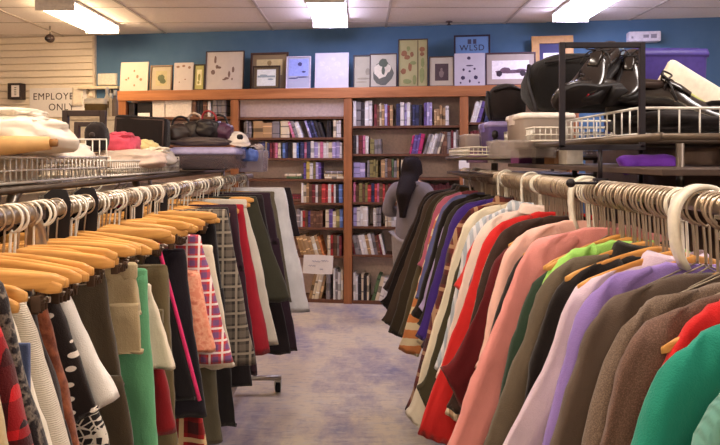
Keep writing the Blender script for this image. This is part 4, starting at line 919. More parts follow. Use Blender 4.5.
# ------------------------------------------------------------------ wire baskets
def basket(label, x0, x1, y0, y1, z0, z1, mat=M_WIRE, sp=.022, rw=.0042, ww=.0023, ends=None, group='wire baskets above the racks'):
    r = thing('wire_basket', label, 'basket', ((x0 + x1) / 2, (y0 + y1) / 2, z0), 0, group)
    a, b, h = (x1 - x0) / 2, (y1 - y0) / 2, z1 - z0; eh = ends if ends else h
    def loop(z, rr, bm): tube(bm, [(-a, -b, z), (a, -b, z)], rr, 6); tube(bm, [(a, -b, z), (a, b, z)], rr, 6); tube(bm, [(a, b, z), (-a, b, z)], rr, 6); tube(bm, [(-a, b, z), (-a, -b, z)], rr, 6)
    bm = bmesh.new(); loop(h, rw, bm); loop(.003, rw, bm); obj('rim', bm, mat, r)
    for nm, p, q, hh in (('near_panel', (-a, -b), (a, -b), eh), ('far_panel', (-a, b), (a, b), eh), ('side_panel', (-a, -b), (-a, b), h), ('side_panel', (a, -b), (a, b), h)):
        L = math.hypot(q[0] - p[0], q[1] - p[1]); n = max(2, int(L / sp)); bm = bmesh.new()
        for k in range(n + 1):
            f = k / n; X, Yy = p[0] + (q[0] - p[0]) * f, p[1] + (q[1] - p[1]) * f
            tube(bm, [(X, Yy, 0), (X, Yy, hh)], ww, 5)
        for z in ((.003,) if sp > .04 else (h * .5,) if hh == h else (h * .5, h, hh)): tube(bm, [(p[0], p[1], z), (q[0], q[1], z)], ww * 1.3, 5)
        obj(nm, bm, mat, r)
    bm = bmesh.new(); n = int(2 * b / .05)
    for k in range(n + 1): tube(bm, [(-a, -b + 2 * b * k / n, .003), (a, -b + 2 * b * k / n, .003)], ww, 5)
    for k in range(5): tube(bm, [(-a + 2 * a * k / 4, -b, .003), (-a + 2 * a * k / 4, b, .003)], ww * 1.3, 5)
    obj('base_grid', bm, mat, r); return r
# gondola stands under the baskets
def stand(label, x0, x1, y0, y1, z):
    r = thing('shelf_stand', label, 'stand', (0, 0, 0), 0, 'steel stands under the baskets')
    bm = bmesh.new()
    for x in (x0, x1): tube(bm, [(x, y0, z - .012), (x, y1, z - .012)], .01, 8)
    for k in range(5):
        y = y0 + (y1 - y0) * k / 4; tube(bm, [(x0, y, z - .012), (x1, y, z - .012)], .008, 8)
    obj('top_frame', bm, flat('dark_steel', (96, 84, 74), .45, .6), r)
    for x, y in ((x1, y0 + .02), (x1, y1 - .02), (x0 + .2, y0 + .3), (x0 + .2, y1 - .3)):
            bm = bmesh.new(); tube(bm, [(x, y, 0), (x, y, z - .02)], .011, 8); obj('leg', bm, flat('dark_steel', (96, 84, 74), .45, .6), r)
    obj('deck', bx(x0, x1, y0, y1, z - .10, z - .085, bev=.002), flat('dark_deck', (70, 54, 46), .6), r, False)
    return r
stand('long steel stand carrying the left hand baskets and bins', -1.42, -.86, 1.0, 3.78, 1.392)
basket('wire basket of bagged goods above the back rail', -1.40, -.87, 1.32, 2.06, 1.394, 1.462, sp=.024, ends=.13)
basket('wire basket holding pale clothes beyond the bagged goods', -1.40, -.87, 2.09, 2.88, 1.394, 1.45, sp=.02, ends=.07)
basket('near wire basket at the picture edge beside the tan roll', -1.40, -.87, 1.02, 1.29, 1.394, 1.458, sp=.024)
SX0, SX1 = .77, 1.28
stand('long steel stand behind the right hand hangers', SX0 - .09, SX1, 1.35, 2.76, 1.52)
stand('lower steel stand under the tubs at the row end', .50, 1.1, 2.79, 3.45, 1.47)
shade_panel = thing('back_panel', 'dark brown panel added to block light behind the left hand skirts below the baskets', 'panel', (-1.13, 0, 0)); obj('board', bx(-.01, .01, 1.02, 3.76, .05, 1.285, bev=.002), flat('shade_panel_dark', (74, 58, 48), .7), shade_panel, False); obj('foot_bar', bx(-.15, .1, 1.1, 1.15, 0, .05, bev=.003), flat('dark_steel', (96, 84, 74), .45, .6), shade_panel, False); obj('foot_bar', bx(-.15, .1, 3.6, 3.65, 0, .05, bev=.003), flat('dark_steel', (96, 84, 74), .45, .6), shade_panel, False)  # added panel: blocks light from the left so the rack floor falls into shadow
bp = thing('back_panel', 'brown panel dividing the right hand clothes rack from goods behind', 'panel', (1.305, 0, 0)); obj('board', bx(-.01, .01, 1.3, 3.45, .05, 1.50, bev=.002), flat('panel_brown', (112, 92, 80), .7), bp, False); obj('foot_bar', bx(-.15, .15, 1.35, 1.40, 0, .05, bev=.003), flat('dark_steel', (96, 84, 74), .45, .6), bp, False); obj('foot_bar', bx(-.15, .15, 3.3, 3.35, 0, .05, bev=.003), flat('dark_steel', (96, 84, 74), .45, .6), bp, False)
basket('white wire basket under the big black shoe', SX0, SX1, 1.66, 2.24, 1.522, 1.598, mat=M_WHITEWIRE, sp=.052, rw=.004, ww=.0026)
basket('fine wire basket around the white bin', .66, 1.2, 2.27, 2.74, 1.522, 1.575, sp=.02)
basket('low wire basket with a clear tray at the row end', .51, 1.1, 2.8, 3.42, 1.472, 1.51, sp=.02)

# ------------------------------------------------------------------ goods in the left baskets
M_BAG = flat('thin_white_plastic', (236, 222, 200), .35, 0, .5, var=.05, nscale=9, bump=.3)
def lump(name, label, cat_, px, py, Y, dims, mat, seed, rz=0.0, amp=.22, group=None, zbase=None, detail=.08, extra=None, xpos=None):
    p = at(px, py, Y)
    if xpos is not None: p.x = xpos
    r = thing(name, label, cat_, p, rz, group)
    obj('bundle', blob(dims, seed, amp, detail=detail), mat, r)
    if extra: extra(r)
    return r
def knot(dx, dz, mat):
    def f(r):
        d = r.children[0].dimensions if r.children else None
        vs = [v.co for v in r.children[0].data.vertices]; W = max(v.x for v in vs) - min(v.x for v in vs); zt = max(v.z for v in vs); D = max(v.y for v in vs) - min(v.y for v in vs)
        bm = blob((W * .55, D * .5, W * .10 + .012), int(dx * 100) + 5, .45, 3.2, 4, False, .14); o = obj('loose_fold', bm, mat, r); o.location = (W * .12, -D * .12, zt * .72)
    return f
lump('plastic_bag', 'big white plastic bag heaped in the left basket', 'bag', -6, 136, 1.60, (.36, .44, .12), M_BAG, 1, extra=knot(.1, .06, M_BAG))
lump('plastic_bag', 'crumpled cream plastic bag beside the dark frame', 'bag', 80, 153, 1.9, (.22, .34, .09), flat('cream_plastic', (232, 218, 198), .35, 0, .5, .06, 9, .3), 2, amp=.3, xpos=-1.0, extra=knot(.08, .03, M_BAG))
lump('plastic_bag', 'low white plastic bag behind the basket wires', 'bag', 38, 166, 1.72, (.34, .3, .11), M_BAG, 3, extra=knot(.06, .0, M_BAG), xpos=-1.12)
lump('plastic_bag', 'pale bag of folded linen in the second basket', 'bag', 128, 160, 2.5, (.28, .34, .085), flat('pale_linen', (222, 196, 176), .8), 4)
lump('plastic_bag', 'clear crinkled bag beside the purple lidded bin', 'bag', 152, 159, 2.74, (.2, .22, .10), flat('clear_bag', (206, 194, 182), .25, 0, .5, .1, 14, .4), 5, extra=knot(.05, .02, M_BAG))
p = at(12, 152, 1.42); r = thing('paper_roll', 'tan brown paper roll lying across the near basket', 'roll', (p.x - .06, p.y, p.z + .012))
bm = bmesh.new(); tube(bm, [(-.22, -.05, -.012), (-.1, -.02, -.004), (.05, .01, .004), (.135, .03, .010)], .02, 18, rads=[.024, .024, .023, .016]); obj('roll_body', bm, flat('kraft_tan', (206, 160, 102), .6), r)
bm = bmesh.new(); tube(bm, [(.135, .03, .010), (.15, .033, .011)], .010, 12); obj('roll_end', bm, flat('kraft_core', (150, 106, 60), .7), r)
# dark picture frame, boxes and cushion behind
def open_frame(label, px0, px1, py0, py1, Y, mat, fw=.022):
    a, b = at(px0, py1, Y), at(px1, py0, Y); r = thing('empty_frame', label, 'frame', ((a.x + b.x) / 2, Y, a.z), 0); w, h = b.x - a.x, b.z - a.z
    for nm, q in (('frame_side', (-w / 2, -w / 2 + fw, 0, h)), ('frame_side', (w / 2 - fw, w / 2, 0, h)), ('frame_rail', (-w / 2 + fw, w / 2 - fw, 0, fw)), ('frame_rail', (-w / 2 + fw, w / 2 - fw, h - fw, h))): obj(nm, bx(q[0], q[1], -.01, .01, q[2], q[3], bev=.002), mat, r, False)
    return r
open_frame('empty dark wooden picture frame standing behind the bags', 63, 106, 110.5, 150, 2.35, flat('dark_frame', (52, 38, 36), .5))
open_frame('smaller dark frame set before the larger empty one', 75, 101, 122, 152, 2.31, flat('dark_frame2', (58, 44, 42), .5), .018)
def crate(name, label, cat_, px0, px1, py0, py1, Y, dep, mat, lid=None, lidh=.03, rz=0, bev=.008, taper=.06, rim=True, group=None):
    a, b = at(px0, py1, Y), at(px1, py0, Y); w, h = b.x - a.x, b.z - a.z
    r = thing(name, label, cat_, ((a.x + b.x) / 2, Y + dep / 2, a.z), rz, group)
    def rr(W, D, z, c=.02): return [(x + (W / 2 - c) * sx, y + (D / 2 - c) * sy, z) for sx, sy, a0 in ((1, 1, 0), (-1, 1, 90), (-1, -1, 180), (1, -1, 270)) for x, y in [(c * math.cos(math.radians(a0 + 22.5 * k)), c * math.sin(math.radians(a0 + 22.5 * k))) for k in range(5)]]
    hh = h - (lidh if lid else 0)
    bm = rings(bmesh.new(), [rr(w * (1 - taper), dep * (1 - taper), 0), rr(w * .98, dep * .98, hh - .012), rr(w, dep, hh - .01), rr(w, dep, hh), rr(w * .95, dep * .95, hh), rr(w * (1 - taper) * .95, dep * (1 - taper) * .95, .006)])
    obj('tub', bm, mat, r)
    if lid:
        bm = rings(bmesh.new(), [rr(w * 1.02, dep * 1.02, hh - .008), rr(w * 1.03, dep * 1.03, hh + .004), rr(w * 1.0, dep * 1.0, hh + lidh * .8), rr(w * .9, dep * .9, hh + lidh * .8), rr(w * .86, dep * .86, hh + lidh)])
        obj('lid', bm, lid, r)
        for s in (-1, 1): obj('latch', bx(s * w * .51 - .006, s * w * .51 + .006, -.03, .03, hh - .03, hh + .012, bev=.002), mat, r, False)
    return r
crate('storage_bin', 'clear storage bin with a purple lid full of dark cloth', 'bin', 166, 236, 147, 169, 3.02, .36, glassy('smoky_clear_plastic', (176, 160, 170), .45), flat('lilac_lid', (168, 160, 200), .35), .03)
p = at(200, 160, 3.06); r = thing('folded_cloth', 'dark folded cloth inside the purple lidded bin', 'cloth', (p.x, p.y + .13, p.z - .03)); obj('bundle', blob((.26, .22, .06), 12), C_((70, 60, 62)), r); obj('fold', blob((.2, .2, .03), 13, ), C_((92, 82, 86)), r); r.children[-1].location = (0, 0, .03)
crate('storage_bin', 'small clear bin beyond the purple lidded one', 'bin', 237, 264, 150, 172, 3.42, .2, glassy('pale_clear_plastic', (200, 190, 204), .4))
# black cushion / case
def pillow_case(name, label, cat_, px0, px1, py0, py1, Y, dep, mat, piping, seed=1, rz=0.0, tilt=0.0):
    a, b = at(px0, py1, Y), at(px1, py0, Y); w, h = b.x - a.x, b.z - a.z
    r = thing(name, label, cat_, ((a.x + b.x) / 2, Y + dep / 2, a.z + h / 2), 0, rot=(0, tilt, rz))
    bm = bmesh.new(); box(bm, -w / 2, w / 2, -dep / 2, dep / 2, -h / 2, h / 2, min(w, dep, h) * .22); bmesh.ops.subdivide_edges(bm, edges=bm.edges[:], cuts=3, use_grid_fill=True); wrinkle(bm, seed, .008, 9)
    obj('case', bm, mat, r); bm = bmesh.new()
    c = [(-w * .44, -dep * .46, -h * .4), (-w * .44, -dep * .46, h * .4), (w * .44, -dep * .46, h * .4), (w * .44, -dep * .46, -h * .4)]
    for k in range(4): tube(bm, [c[k], c[(k + 1) % 4]], .004, 6)
    obj('edge_piping', bm, piping, r); return r
pillow_case('laptop_case', 'black padded case with a strap leaning behind the pink cloth', 'case', 112, 166, 116, 148, 2.95, .09, C_((34, 26, 26)), C_((84, 66, 60)), 3, 0, .05)
lump('folded_cloth', 'pink folded cloth before the black padded case', 'cloth', 119, 144, 2.55, (.16, .16, .09), C_((216, 84, 106)), 7, extra=knot(.03, .01, C_((216, 84, 106))))
lump('folded_cloth', 'yellow cream cloth strip beside the pink cloth', 'cloth', 140, 147, 2.72, (.16, .12, .05), C_((224, 208, 150)), 8, extra=knot(.03, .0, C_((224, 208, 150))))
lump('round_cushion', 'round black cushion standing behind the wire basket end', 'cushion', 97, 138, 2.24, (.08, .08, .12), C_((36, 28, 28)), 9, amp=.05, extra=lambda r: obj('button', blob((.02, .02, .02), 2, .02, sub=2), C_((60, 48, 46)), r).__setattr__('location', (0, -.04, .01)))
crate('storage_box', 'olive brown box with pale lid behind the dark frames', 'box', 83, 105, 98, 117, 3.88, .12, flat('olive_card', (104, 84, 48), .7), flat('pale_card', (226, 216, 196), .7), .03)
b_ = thing('tall_shelf', 'dark low shelf unit behind the left baskets', 'shelf', (-1.71, 3.95, 0)); obj('carcass', bx(-.16, .16, -.14, .14, 0, 1.70, bev=.004), flat('pale_unit', (214, 200, 178), .6), b_, False); obj('top_board', bx(-.165, .165, -.15, .15, 1.70, 1.725, bev=.003), flat('unit_top', (200, 184, 160), .5), b_, False)
for k, (px, hh, c, nm) in enumerate(((107, .2, (226, 214, 190), 'cream'), (111, .16, (200, 180, 150), 'tan'), (115, .18, (120, 100, 84), 'brown'))):
    p = at(px, 110, 3.94); r = thing('slim_bottle', 'slim %s bottle beside the olive brown box' % nm, 'bottle', (p.x, p.y, 1.726), 0, 'slim bottles behind the left baskets')
    bm = bmesh.new(); tube(bm, [(0, 0, 0), (0, 0, .01), (0, 0, hh * .6), (0, 0, hh * .72), (0, 0, hh * .8)], .02, 14, rads=[.018, .02, .02, .010, .008]); obj('bottle_body', bm, flat('bottle_' + nm, c, .3), r)
    bm = bmesh.new(); tube(bm, [(0, 0, hh * .8), (0, 0, hh)], .010, 12); obj('cap', bm, M_WHITEPL, r)
# heap of handbags on the far bin
def handbag(label, px, py, Y, dims, mat, seed, hc):
    r = thing('handbag', label, 'handbag', at(px, py, Y), R.uniform(-.4, .4), 'handbags heaped on the purple lidded bin')
    obj('bag_body', blob(dims, seed, .2), mat, r)
    bm = bmesh.new(); tube(bm, cat([(-dims[0] * .3, 0, dims[2] * .3), (-dims[0] * .22, 0, dims[2] * .75), (0, -.01, dims[2] * .9), (dims[0] * .22, 0, dims[2] * .72), (dims[0] * .3, 0, dims[2] * .3)], 20), .006, 8); obj('handle', bm, hc, r); return r
HB = [('dark brown handbag at the slatwall side of the heap', 181, 134, (.16, .14, .10), (54, 42, 40)), ('charcoal handbag with pale strap in the middle of the heap', 195, 132, (.16, .14, .11), (44, 38, 40)), ('black handbag with red trim on the heap', 209, 130, (.15, .14, .11), (36, 30, 34)), ('plum handbag at the bookcase post side of the heap', 220, 132, (.14, .14, .10), (84, 50, 72)), ('flat grey pouch under the heaped handbags', 200, 142, (.34, .22, .05), (88, 76, 74))]
for k, (lab, px, py, dm, c) in enumerate(HB): handbag(lab, px, py, 3.15 + .02 * (k % 2), dm, flat('bag_leather_%d' % k, c, .45, bump=.3), 20 + k, (flat('strap_pale', (190, 170, 156), .5) if k == 1 else flat('strap_red', (150, 40, 48), .5) if k == 2 else M_BLACK))
# white mug-like cap and blue item at the heap's right
r = thing('baseball_cap', 'white cap with dark markings on top of the clear bins', 'cap', at(236, 143, 3.2), .5)
bm = bmesh.new(); bmesh.ops.create_uvsphere(bm, u_segments=20, v_segments=12, radius=.07); bmesh.ops.delete(bm, geom=[v for v in bm.verts if v.co.z < -.01], context='VERTS'); bmesh.ops.scale(bm, vec=(1, 1.1, .9), verts=bm.verts); obj('crown', bm, flat('cap_white', (226, 214, 204), .8), r)
bm = rings(bmesh.new(), [[(.06 * math.cos(a), -.05 - .075 * math.sin(a), z - .02 * math.sin(a)) for a in [PI * k / 12 for k in range(13)]] for z in (-.002, .004)]); obj('brim', bm, flat('cap_brim', (216, 200, 190), .8), r)
obj('badge', blob((.035, .012, .03), 5, .05, sub=2, flat_bottom=False), M_BLACK, r).location = (0, -.07, .03)
lump('blue_pouch', 'small bright blue pouch next to the white cap', 'pouch', 247, 155, 3.3, (.12, .12, .09), flat('blue_vinyl', (96, 122, 200), .4), 31, extra=knot(.02, .01, M_BLACK))
for k, (px, py, c, nm) in enumerate(((243, 148, (60, 40, 46), 'dark plum'), (257, 148, (190, 176, 176), 'pale grey'))):
    lump('folded_cloth', '%s cloth scrap on the small clear bin' % nm, 'cloth', px, py, 3.5, (.08, .1, .035), C_(c), 40 + k, group='cloth scraps at the left rack end', extra=knot(.01, .0, C_(c)))

# ------------------------------------------------------------------ goods on the right
def bag(label, px0, px1, py0, py1, Y, dep, mat, seed, strapmat=None):
    a, b = at(px0, py1, Y), at(px1, py0, Y); w, h = b.x - a.x, b.z - a.z
    r = thing('travel_bag', label, 'bag', ((a.x + b.x) / 2, Y + dep / 2, a.z + h / 2))
    obj('bag_body', blob((w, dep, h), seed, .07, 1.4, detail=.03), mat, r)
    bm = bmesh.new(); tube(bm, [(-w * .40, -dep * .42, h * .30), (0, -dep * .5, h * .40), (w * .40, -dep * .42, h * .30)], .006, 8); obj('zip', bm, strapmat or M_BLACK, r)
    bm = bmesh.new(); tube(bm, cat([(-w * .49, -dep * .2, h * .3), (-w * .53, -dep * .35, 0), (-w * .47, -dep * .4, -h * .42)], 12), .009, 8); obj('strap', bm, strapmat or M_BLACK, r); return r
bag('large black fabric bag behind the sign stand', 535, 652, 48, 116, 2.42, .34, C_((14, 10, 11)), 3)
bag('smaller black bag between books and the large black bag', 490, 530, 82, 124, 2.86, .2, C_((36, 28, 28)), 5)
crate('storage_bin', 'translucent purple storage bin below the smaller black bag', 'bin', 488, 524, 121, 156, 2.83, .24, glassy('purple_clear_plastic', (140, 122, 196), .75), flat('purple_lid', (158, 144, 196), .4), .02)
crate('storage_bin', 'white translucent storage bin below the large black bag', 'bin', 520, 576, 112, 147, 2.38, .24, glassy('milky_plastic', (222, 206, 196), .85), flat('milky_lid', (232, 220, 210), .4), .018)
crate('storage_bin', 'clear plastic tub with a printed picture near the bookcase post', 'bin', 465, 492, 134, 155, 3.12, .22, glassy('milky_plastic2', (216, 200, 196), .8))
crate('storage_bin', 'big blue violet storage bin behind the shoes', 'bin', 630, 710, 47, 139, 2.42, .3, flat('blue_violet_plastic', (92, 78, 176), .45), flat('blue_violet_lid', (70, 58, 140), .45), .03)
crate('clear_tray', 'low clear tray in front of the purple bin', 'tray', 496, 560, 140, 158, 2.3, .2, glassy('clear_tray_plastic', (200, 188, 182), .35))
p = at(495, 150, 2.81); r = thing('perfume_bottle', 'dark bottle with a round stopper beside the purple bin', 'bottle', (p.x, p.y, 1.477))
bm = bmesh.new(); tube(bm, [(0, 0, 0), (0, 0, .005), (0, 0, .05), (0, 0, .062), (0, 0, .075)], .02, 16, rads=[.024, .026, .025, .012, .009]); obj('bottle_body', bm, flat('dark_glass', (36, 26, 34), .15), r)
bm = bmesh.new(); tube(bm, [(0, 0, .075), (0, 0, .085), (0, 0, .105), (0, 0, .112)], .01, 12, rads=[.009, .015, .014, .006]); obj('stopper', bm, M_BLACK, r)
# cream padded pouch behind the big shoe
r = thing('padded_envelope', 'cream padded envelope slanting behind the big black shoe', 'envelope', at(700, 93, 2.12), 0, rot=(0, .55, 0))
bm = bmesh.new(); box(bm, -.15, .15, -.02, .02, -.05, .05, .015); bmesh.ops.subdivide_edges(bm, edges=bm.edges[:], cuts=2, use_grid_fill=True); wrinkle(bm, 4, .004, 12); obj('envelope_body', bm, flat('cream_card', (234, 222, 202), .7), r)
obj('green_band', bx(-.145, .145, -.024, .024, -.047, -.024, bev=.003), flat('yellow_green', (198, 200, 120), .6), r, False)
# purple neck pillow on the lower deck
r = thing('neck_pillow', 'purple rolled cushion lying behind the hanger hooks', 'cushion', at(648, 165, 1.84), 0)
bm = bmesh.new(); tube(bm, cat([(-.085, 0, -.006), (-.07, 0, 0), (0, .01, .004), (.06, 0, .002), (.078, 0, -.004)], 16), .03, 16, rads=[.006, .02, .028, .029, .029, .029, .028, .029, .029, .029, .029, .029, .028, .028, .026, .02, .008]); wrinkle(bm, 6, .003, 30); obj('roll', bm, C_((126, 60, 200), rough=.6), r)
bm = bmesh.new(); tube(bm, [(.076, 0, -.004), (.086, 0, -.008)], .006, 8); obj('gathered_end', bm, C_((96, 44, 160)), r)
# odds and ends on the deck behind the hooks
for k, (px, py, Y, w, h, c, nm) in enumerate(((478, 172, 3.1, .10, .05, (150, 110, 140), 'mauve'), (505, 170, 2.9, .12, .07, (210, 200, 200), 'white'), (528, 168, 2.7, .10, .06, (120, 60, 110), 'plum'), (545, 168, 2.6, .08, .08, (70, 56, 60), 'charcoal'), (575, 164, 2.3, .07, .07, (196, 184, 170), 'ivory'), (560, 168, 2.45, .06, .05, (170, 120, 80), 'tan'))):
    p = at(px, py, Y); r = thing('small_carton', '%s carton on the deck under the right hand baskets' % nm, 'carton', (max(p.x, .79 if False else p.x), Y, 1.4355), .2 * (k % 3), 'cartons under the right hand baskets')
    obj('carton_body', bx(-w / 2, w / 2, 0, .06, 0, h, bev=.002), flat('carton_' + nm, c, .6), r, False); obj('flap', bx(-w * .46, w * .46, .004, .03, h, h + .004), flat('flap_' + nm, dk(c, .8), .6), r, False)

# sign holder --------------------------------------------------------------
p = at(602, 148, 1.63); r = thing('sign_holder', 'black square metal sign frame standing on the right rail', 'sign holder', (p.x, 1.63, p.z))
w, h, fw = .232, .287, .015
for nm, q in (('frame_side', (-w / 2, -w / 2 + fw, 0, h)), ('frame_side', (w / 2 - fw, w / 2, 0, h)), ('frame_rail', (-w / 2, w / 2, -.006, fw - .006)), ('frame_rail', (-w / 2 + fw, w / 2 - fw, h - fw, h))): obj(nm, bx(q[0], q[1], -.006, .006, q[2], q[3], bev=.0015), flat('black_metal', (27, 18, 27), .5), r, False)
bm = bmesh.new(); tube(bm, [(-.005, 0, -.005), (-.005, 0, RZ - p.z + .012)], .006, 10); obj('post', bm, flat('black_metal', (27, 18, 27), .5), r)
obj('clamp', bx(-.02, .012, -.018, .018, RZ - p.z + .005, RZ - p.z + .03, bev=.003), flat('black_metal', (27, 18, 27), .5), r, False)

# shoes --------------------------------------------------------------------
M_PATENT = flat('black_patent_leather', (30, 23, 22), .22, 0, .7, .05)
M_SOLE = flat('black_rubber', (26, 21, 22), .6)
def shoe(label, loc, rot, L_=.29, mark=False):
    L = .292
    r = thing('leather_shoe', label, 'shoe', loc, 0, 'black leather shoes on the right basket', rot=rot); r.scale = (L_ / .292,) * 3
    # stations from heel (x=0) to toe (x=L): half width, top height
    st = [(0, .022, .030), (.01, .029, .072), (.05, .034, .082), (.09, .034, .080), (.125, .034, .088), (.15, .038, .082), (.185, .044, .064), (.22, .047, .052), (.25, .044, .046), (.275, .033, .040), (.288, .018, .032), (.292, .006, .026)]
    S = cat([(a, b, c) for a, b, c in st], 36); rs = []
    for q in S:
        x, hw, top = q; b0 = .02; hh = max(top - b0, .004)
        ring = []
        for k in range(18):
            a = 2 * PI * k / 18; cy, sz = math.cos(a), math.sin(a)
            y = hw * math.copysign(abs(cy) ** .7, cy) * (1 - .28 * max(0, sz) * min(1, hh / .05)); z = b0 + hh * (.5 + .5 * math.copysign(abs(sz) ** .8, sz))
            ring.append((x * L / .292, y, z))
        rs.append(ring)
    obj('upper', rings(bmesh.new(), rs), M_PATENT, r)
    def outline(z, g): return [(q.x * L / .292, (q.y + g), z) for q in S] + [(q.x * L / .292, -(q.y + g), z) for q in reversed(S)]
    bm = rings(bmesh.new(), [outline(.008, .001), outline(.010, .004), outline(.022, .004), outline(.024, .001)]); so = obj('sole', bm, M_SOLE, r)
    hs = [q for q in S if q.x < .08]
    bm = rings(bmesh.new(), [[(q.x * L / .292, q.y + g, z) for q in hs] + [(q.x * L / .292, -(q.y + g), z) for q in reversed(hs)] for z, g in ((-.012, .001), (.009, .003))]); obj('heel', bm, M_SOLE, so)
    n = 20; bm = rings(bmesh.new(), [[(.062 * L / .292 + .052 * s * math.cos(2 * PI * k / n), .024 * s * math.sin(2 * PI * k / n), .083 + dz + .004 * math.cos(2 * PI * k / n)) for k in range(n)] for s, dz in ((1.12, -.008), (1.14, .003), (1.0, .006), (.86, .002), (.78, -.012))]); obj('collar', bm, flat('shoe_lining', (58, 44, 40), .8), r)
    bm = rings(bmesh.new(), [[(x, y * .8, z), (x, y * .5, z + .005), (x, -y * .5, z + .005), (x, -y * .8, z), (x, 0, z - .006)] for x, y, z in ((.105, .018, .100), (.125, .024, .092), (.15, .024, .084), (.175, .02, .070))]); obj('tongue', bm, M_PATENT, r)
    bm = bmesh.new()
    for k in range(4):
        x = .118 + .016 * k; z = .098 - .0075 * k
        tube(bm, cat([(x, -.026, z - .014), (x + .004, 0, z), (x, .026, z - .014)], 8), .0024, 6)
    for s in (-1, 1): tube(bm, cat([(.115, 0, .099), (.105, s * .02, .113), (.125, s * .036, .104), (.12, s * .006, .099)], 14), .0024, 6); tube(bm, cat([(.116, 0, .1), (.13, s * .03, .092), (.15, s * .046, .062)], 8), .0022, 6)
    obj('lace', bm, M_BLACK, r)
    if mark: obj('sole_label', bx(.13, .165, -.014, .014, .0055, .0085), flat('red_label', (206, 40, 60), .6), so, False)
    return r
Rd = math.radians
shoe('black polished shoe pointing down inside the sign frame, topmost of the pile', (.83, 1.97, 1.765), (Rd(-10), Rd(29), Rd(-134)), .30)
shoe('black shoe with a red mark under its sole, lowest of the pile', (.80, 1.83, 1.652), (Rd(48), Rd(7), Rd(-152)), .27, True)
shoe('black shoe with its toe pointing at the camera beside the sign frame edge', (.925, 2.03, 1.755), (Rd(-6), Rd(28), Rd(-122)), .28)
shoe('big black laced shoe lying sideways above the white wire basket', (.80, 1.95, 1.612), (Rd(16), Rd(12), Rd(-28)), .38)
lump('black_cloth', 'black cloth spread inside the white wire basket under the shoes', 'cloth', 690, 124, 1.95, (.46, .44, .09), C_((30, 23, 24)), 51, extra=knot(.1, .0, C_((30, 23, 24))))
r = thing('price_tag', 'pale blue looped tag on the shoe behind the sign frame', 'tag', at(622, 57, 1.95), .2)
bm = bmesh.new(); tube(bm, cat([(-.02, 0, .02), (-.008, -.004, .028), (.006, 0, .02), (.0, .004, .006), (-.014, 0, .008), (-.02, 0, .02)], 20), .004, 8); obj('loop', bm, flat('pale_blue_band', (170, 190, 214), .5), r); obj('card', bx(.0, .028, -.002, .002, -.02, .006, bev=.001), flat('blue_card', (110, 130, 190), .6), r, False)

# ------------------------------------------------------------------ person at the shelves
def skin_mesh(verts, edges, radii, sub=2, name='body'):
    me = bpy.data.meshes.new(name); me.from_pydata(verts, edges, [])
    o = bpy.data.objects.new('tmp', me); COL.objects.link(o)
    sm = o.modifiers.new('s', 'SKIN'); sm.use_smooth_shade = True
    for i, q in enumerate(radii): me.skin_vertices[0].data[i].radius = q if isinstance(q, tuple) else (q, q)
    me.skin_vertices[0].data[0].use_root = True
    ss = o.modifiers.new('u', 'SUBSURF'); ss.levels = sub; ss.render_levels = sub
    dg = bpy.context.evaluated_depsgraph_get(); dg.update(); ev = o.evaluated_get(dg)
    m2 = bpy.data.meshes.new_from_object(ev); bpy.data.objects.remove(o); bm = bmesh.new(); bm.from_mesh(m2); bpy.data.meshes.remove(m2); return bm
PX, PY = .44, 5.30
per = thing('person', 'person with long dark hair in grey hoodie browsing the bookshelves', 'person', (PX, PY, 0), -.45)
SKIN = flat('skin', (206, 160, 134), .55, var=.04)
V = []; E_ = []; RA = []
def add(p, q, par=None):
    V.append(p); RA.append(q)
    if par is not None: E_.append((par, len(V) - 1))
    return len(V) - 1
pel = add((0, 0, .82), (.125, .095)); wa = add((0, .01, .98), (.105, .08), pel); ch = add((0, .02, 1.10), (.125, .09), wa); up = add((0, .03, 1.20), (.11, .075), ch); nk = add((0, .05, 1.27), .045, up); hd0 = add((0, .065, 1.32), .06, nk); hd1 = add((0, .08, 1.40), (.07, .085), hd0); add((0, .085, 1.455), (.045, .055), hd1)
for s in (-1, 1):
    sh = add((s * .155, .02, 1.19), .055, up); el = add((s * .21, -.02, .97), .042, sh); wr_ = add((s * .13, .20, .97), .026, el); hdp = add((s * .10, .26, .985), (.03, .016), wr_)
    for k in range(4):
        f0 = add((s * (.085 - .0) + (k - 1.5) * .017, .29, .985 + .002 * k), .0085, hdp); f1 = add((s * .085 + (k - 1.5) * .018, .315 + .006 * (k in (1, 2)), .975), .008, f0); add((s * .08 + (k - 1.5) * .018, .325 + .006 * (k in (1, 2)), .955), .007, f1)
    t0 = add((s * .075, .265, 1.0), .009, hdp); add((s * .06, .29, 1.005), .008, t0)
    hp = add((s * .085, 0, .76), .085, pel); kn = add((s * .09, .02, .44), .055, hp); an = add((s * .09, -.01, .09), .038, kn); fo = add((s * .095, .06, .04), (.038, .03), an); add((s * .1, .14, .03), (.03, .02), fo)
obj('body', skin_mesh(V, E_, RA), SKIN, per)
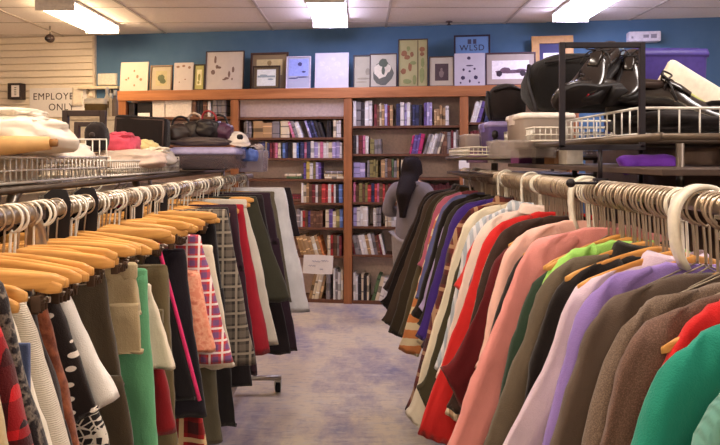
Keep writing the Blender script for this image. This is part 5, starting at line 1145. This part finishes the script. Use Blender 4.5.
# hoodie: torso and arms, slightly larger
V = []; E_ = []; RA = []
a00 = add((0, 0, .68), (.15, .12)); a0 = add((0, 0, .80), (.145, .115), a00); a1 = add((0, .01, .95), (.135, .105), a0); a2 = add((0, .02, 1.10), (.145, .108), a1); a3 = add((0, .03, 1.19), (.125, .09), a2); add((0, .045, 1.245), (.07, .06), a3)
for s in (-1, 1):
    sh = add((s * .16, .02, 1.185), .068, a3); el = add((s * .22, -.02, .97), .058, sh); add((s * .145, .17, .97), .043, el)
HOOD = C_((134, 124, 126), 'heather', (112, 104, 108))
obj('hoodie', skin_mesh(V, E_, RA), HOOD, per)
bm = blob((.20, .08, .07), 61, .1, detail=.04); o = obj('hood', bm, HOOD, per); o.location = (0, -.03, 1.235)
V = []; E_ = []; RA = []
a0 = add((0, 0, .84), (.13, .10))
for s in (-1, 1):
    hp = add((s * .085, 0, .74), .098, a0); kn = add((s * .09, .02, .44), .068, hp); add((s * .09, -.01, .08), .06, kn)
obj('jeans', skin_mesh(V, E_, RA), C_((150, 142, 142), 'denim', (170, 160, 160)), per)
# head features and hair
for s in (-1, 1):
    o = obj('ear', blob((.018, .03, .05), 3, .05, sub=3, flat_bottom=False), SKIN, per); o.location = (s * .075, .075, 1.375)
    o = obj('eye', blob((.018, .012, .012), 3, .0, sub=2, flat_bottom=False, detail=0), M_BLACK, per); o.location = (s * .03, .155, 1.385)
o = obj('nose', blob((.022, .035, .035), 4, .03, sub=2, flat_bottom=False), SKIN, per); o.location = (0, .168, 1.362)
o = obj('mouth', blob((.045, .014, .012), 5, .03, sub=2, flat_bottom=False), flat('lips', (170, 96, 90), .5), per); o.location = (0, .155, 1.33)
rs = []
for k in range(25):
    a = k / 24
    if a < .3:
        q = a / .3; z = 1.475 - .16 * (q ** 1.7); w = .10 * math.sqrt(max(.02, 1 - (1 - q) ** 2)); d = .105 * math.sqrt(max(.02, 1 - (1 - q) ** 2)); cy = .055
    else:
        q = (a - .3) / .7; z = 1.315 - .37 * q; w = .088 - .05 * q + .012 * math.sin(q * 5); d = .08 - .035 * q; cy = .02 - .135 * min(1, q * 2.2)
    rs.append([(w * math.cos(2 * PI * j / 28) * (1 + .05 * math.sin(j * 5)) - .03 * max(0, a - .3), cy + (d if math.sin(2 * PI * j / 28) < 0 else d * .72) * math.sin(2 * PI * j / 28) * (1 + .05 * math.sin(j * 7 + k * .4)), z) for j in range(28)])
t = NT('dark_hair', .6, 0, .15); f = t.noise(30, 3, t.mapped((18, 18, 1))); t.color(t.ramp(f, [(.3, lin((20, 14, 14))), (.7, lin((40, 28, 26)))])); t.bump(f, .6, .004)
obj('hair', rings(bmesh.new(), rs), t.m, per)
b_ = obj('held_book', book_bm(.025, .15, .21), bookmat('blue', 1)); th_ = Matrix.Translation((PX, PY, 0)) @ Matrix.Rotation(-.45, 4, 'Z') @ Matrix.Translation((0, .335, .90)) @ Matrix.Rotation(PI / 2, 4, 'Z') @ Matrix.Translation((0, -.075, 0)); b_.matrix_world = th_
tag(b_, 'blue book held up by the person in the grey hoodie', 'book')

# ------------------------------------------------------------------ world + view
wd = bpy.data.worlds.new('world'); scn.world = wd; wd.use_nodes = True
wd.node_tree.nodes['Background'].inputs[0].default_value = (1.0, .90, .80, 1); wd.node_tree.nodes['Background'].inputs[1].default_value = .6
vs = scn.view_settings; vs.view_transform = 'Standard'; vs.look = 'None'; vs.gamma = 1.0; vs.use_curve_mapping = False; vs.exposure = 0.0
scn.cycles.use_denoising = True; scn.cycles.max_bounces = 6
bpy.context.view_layer.update()
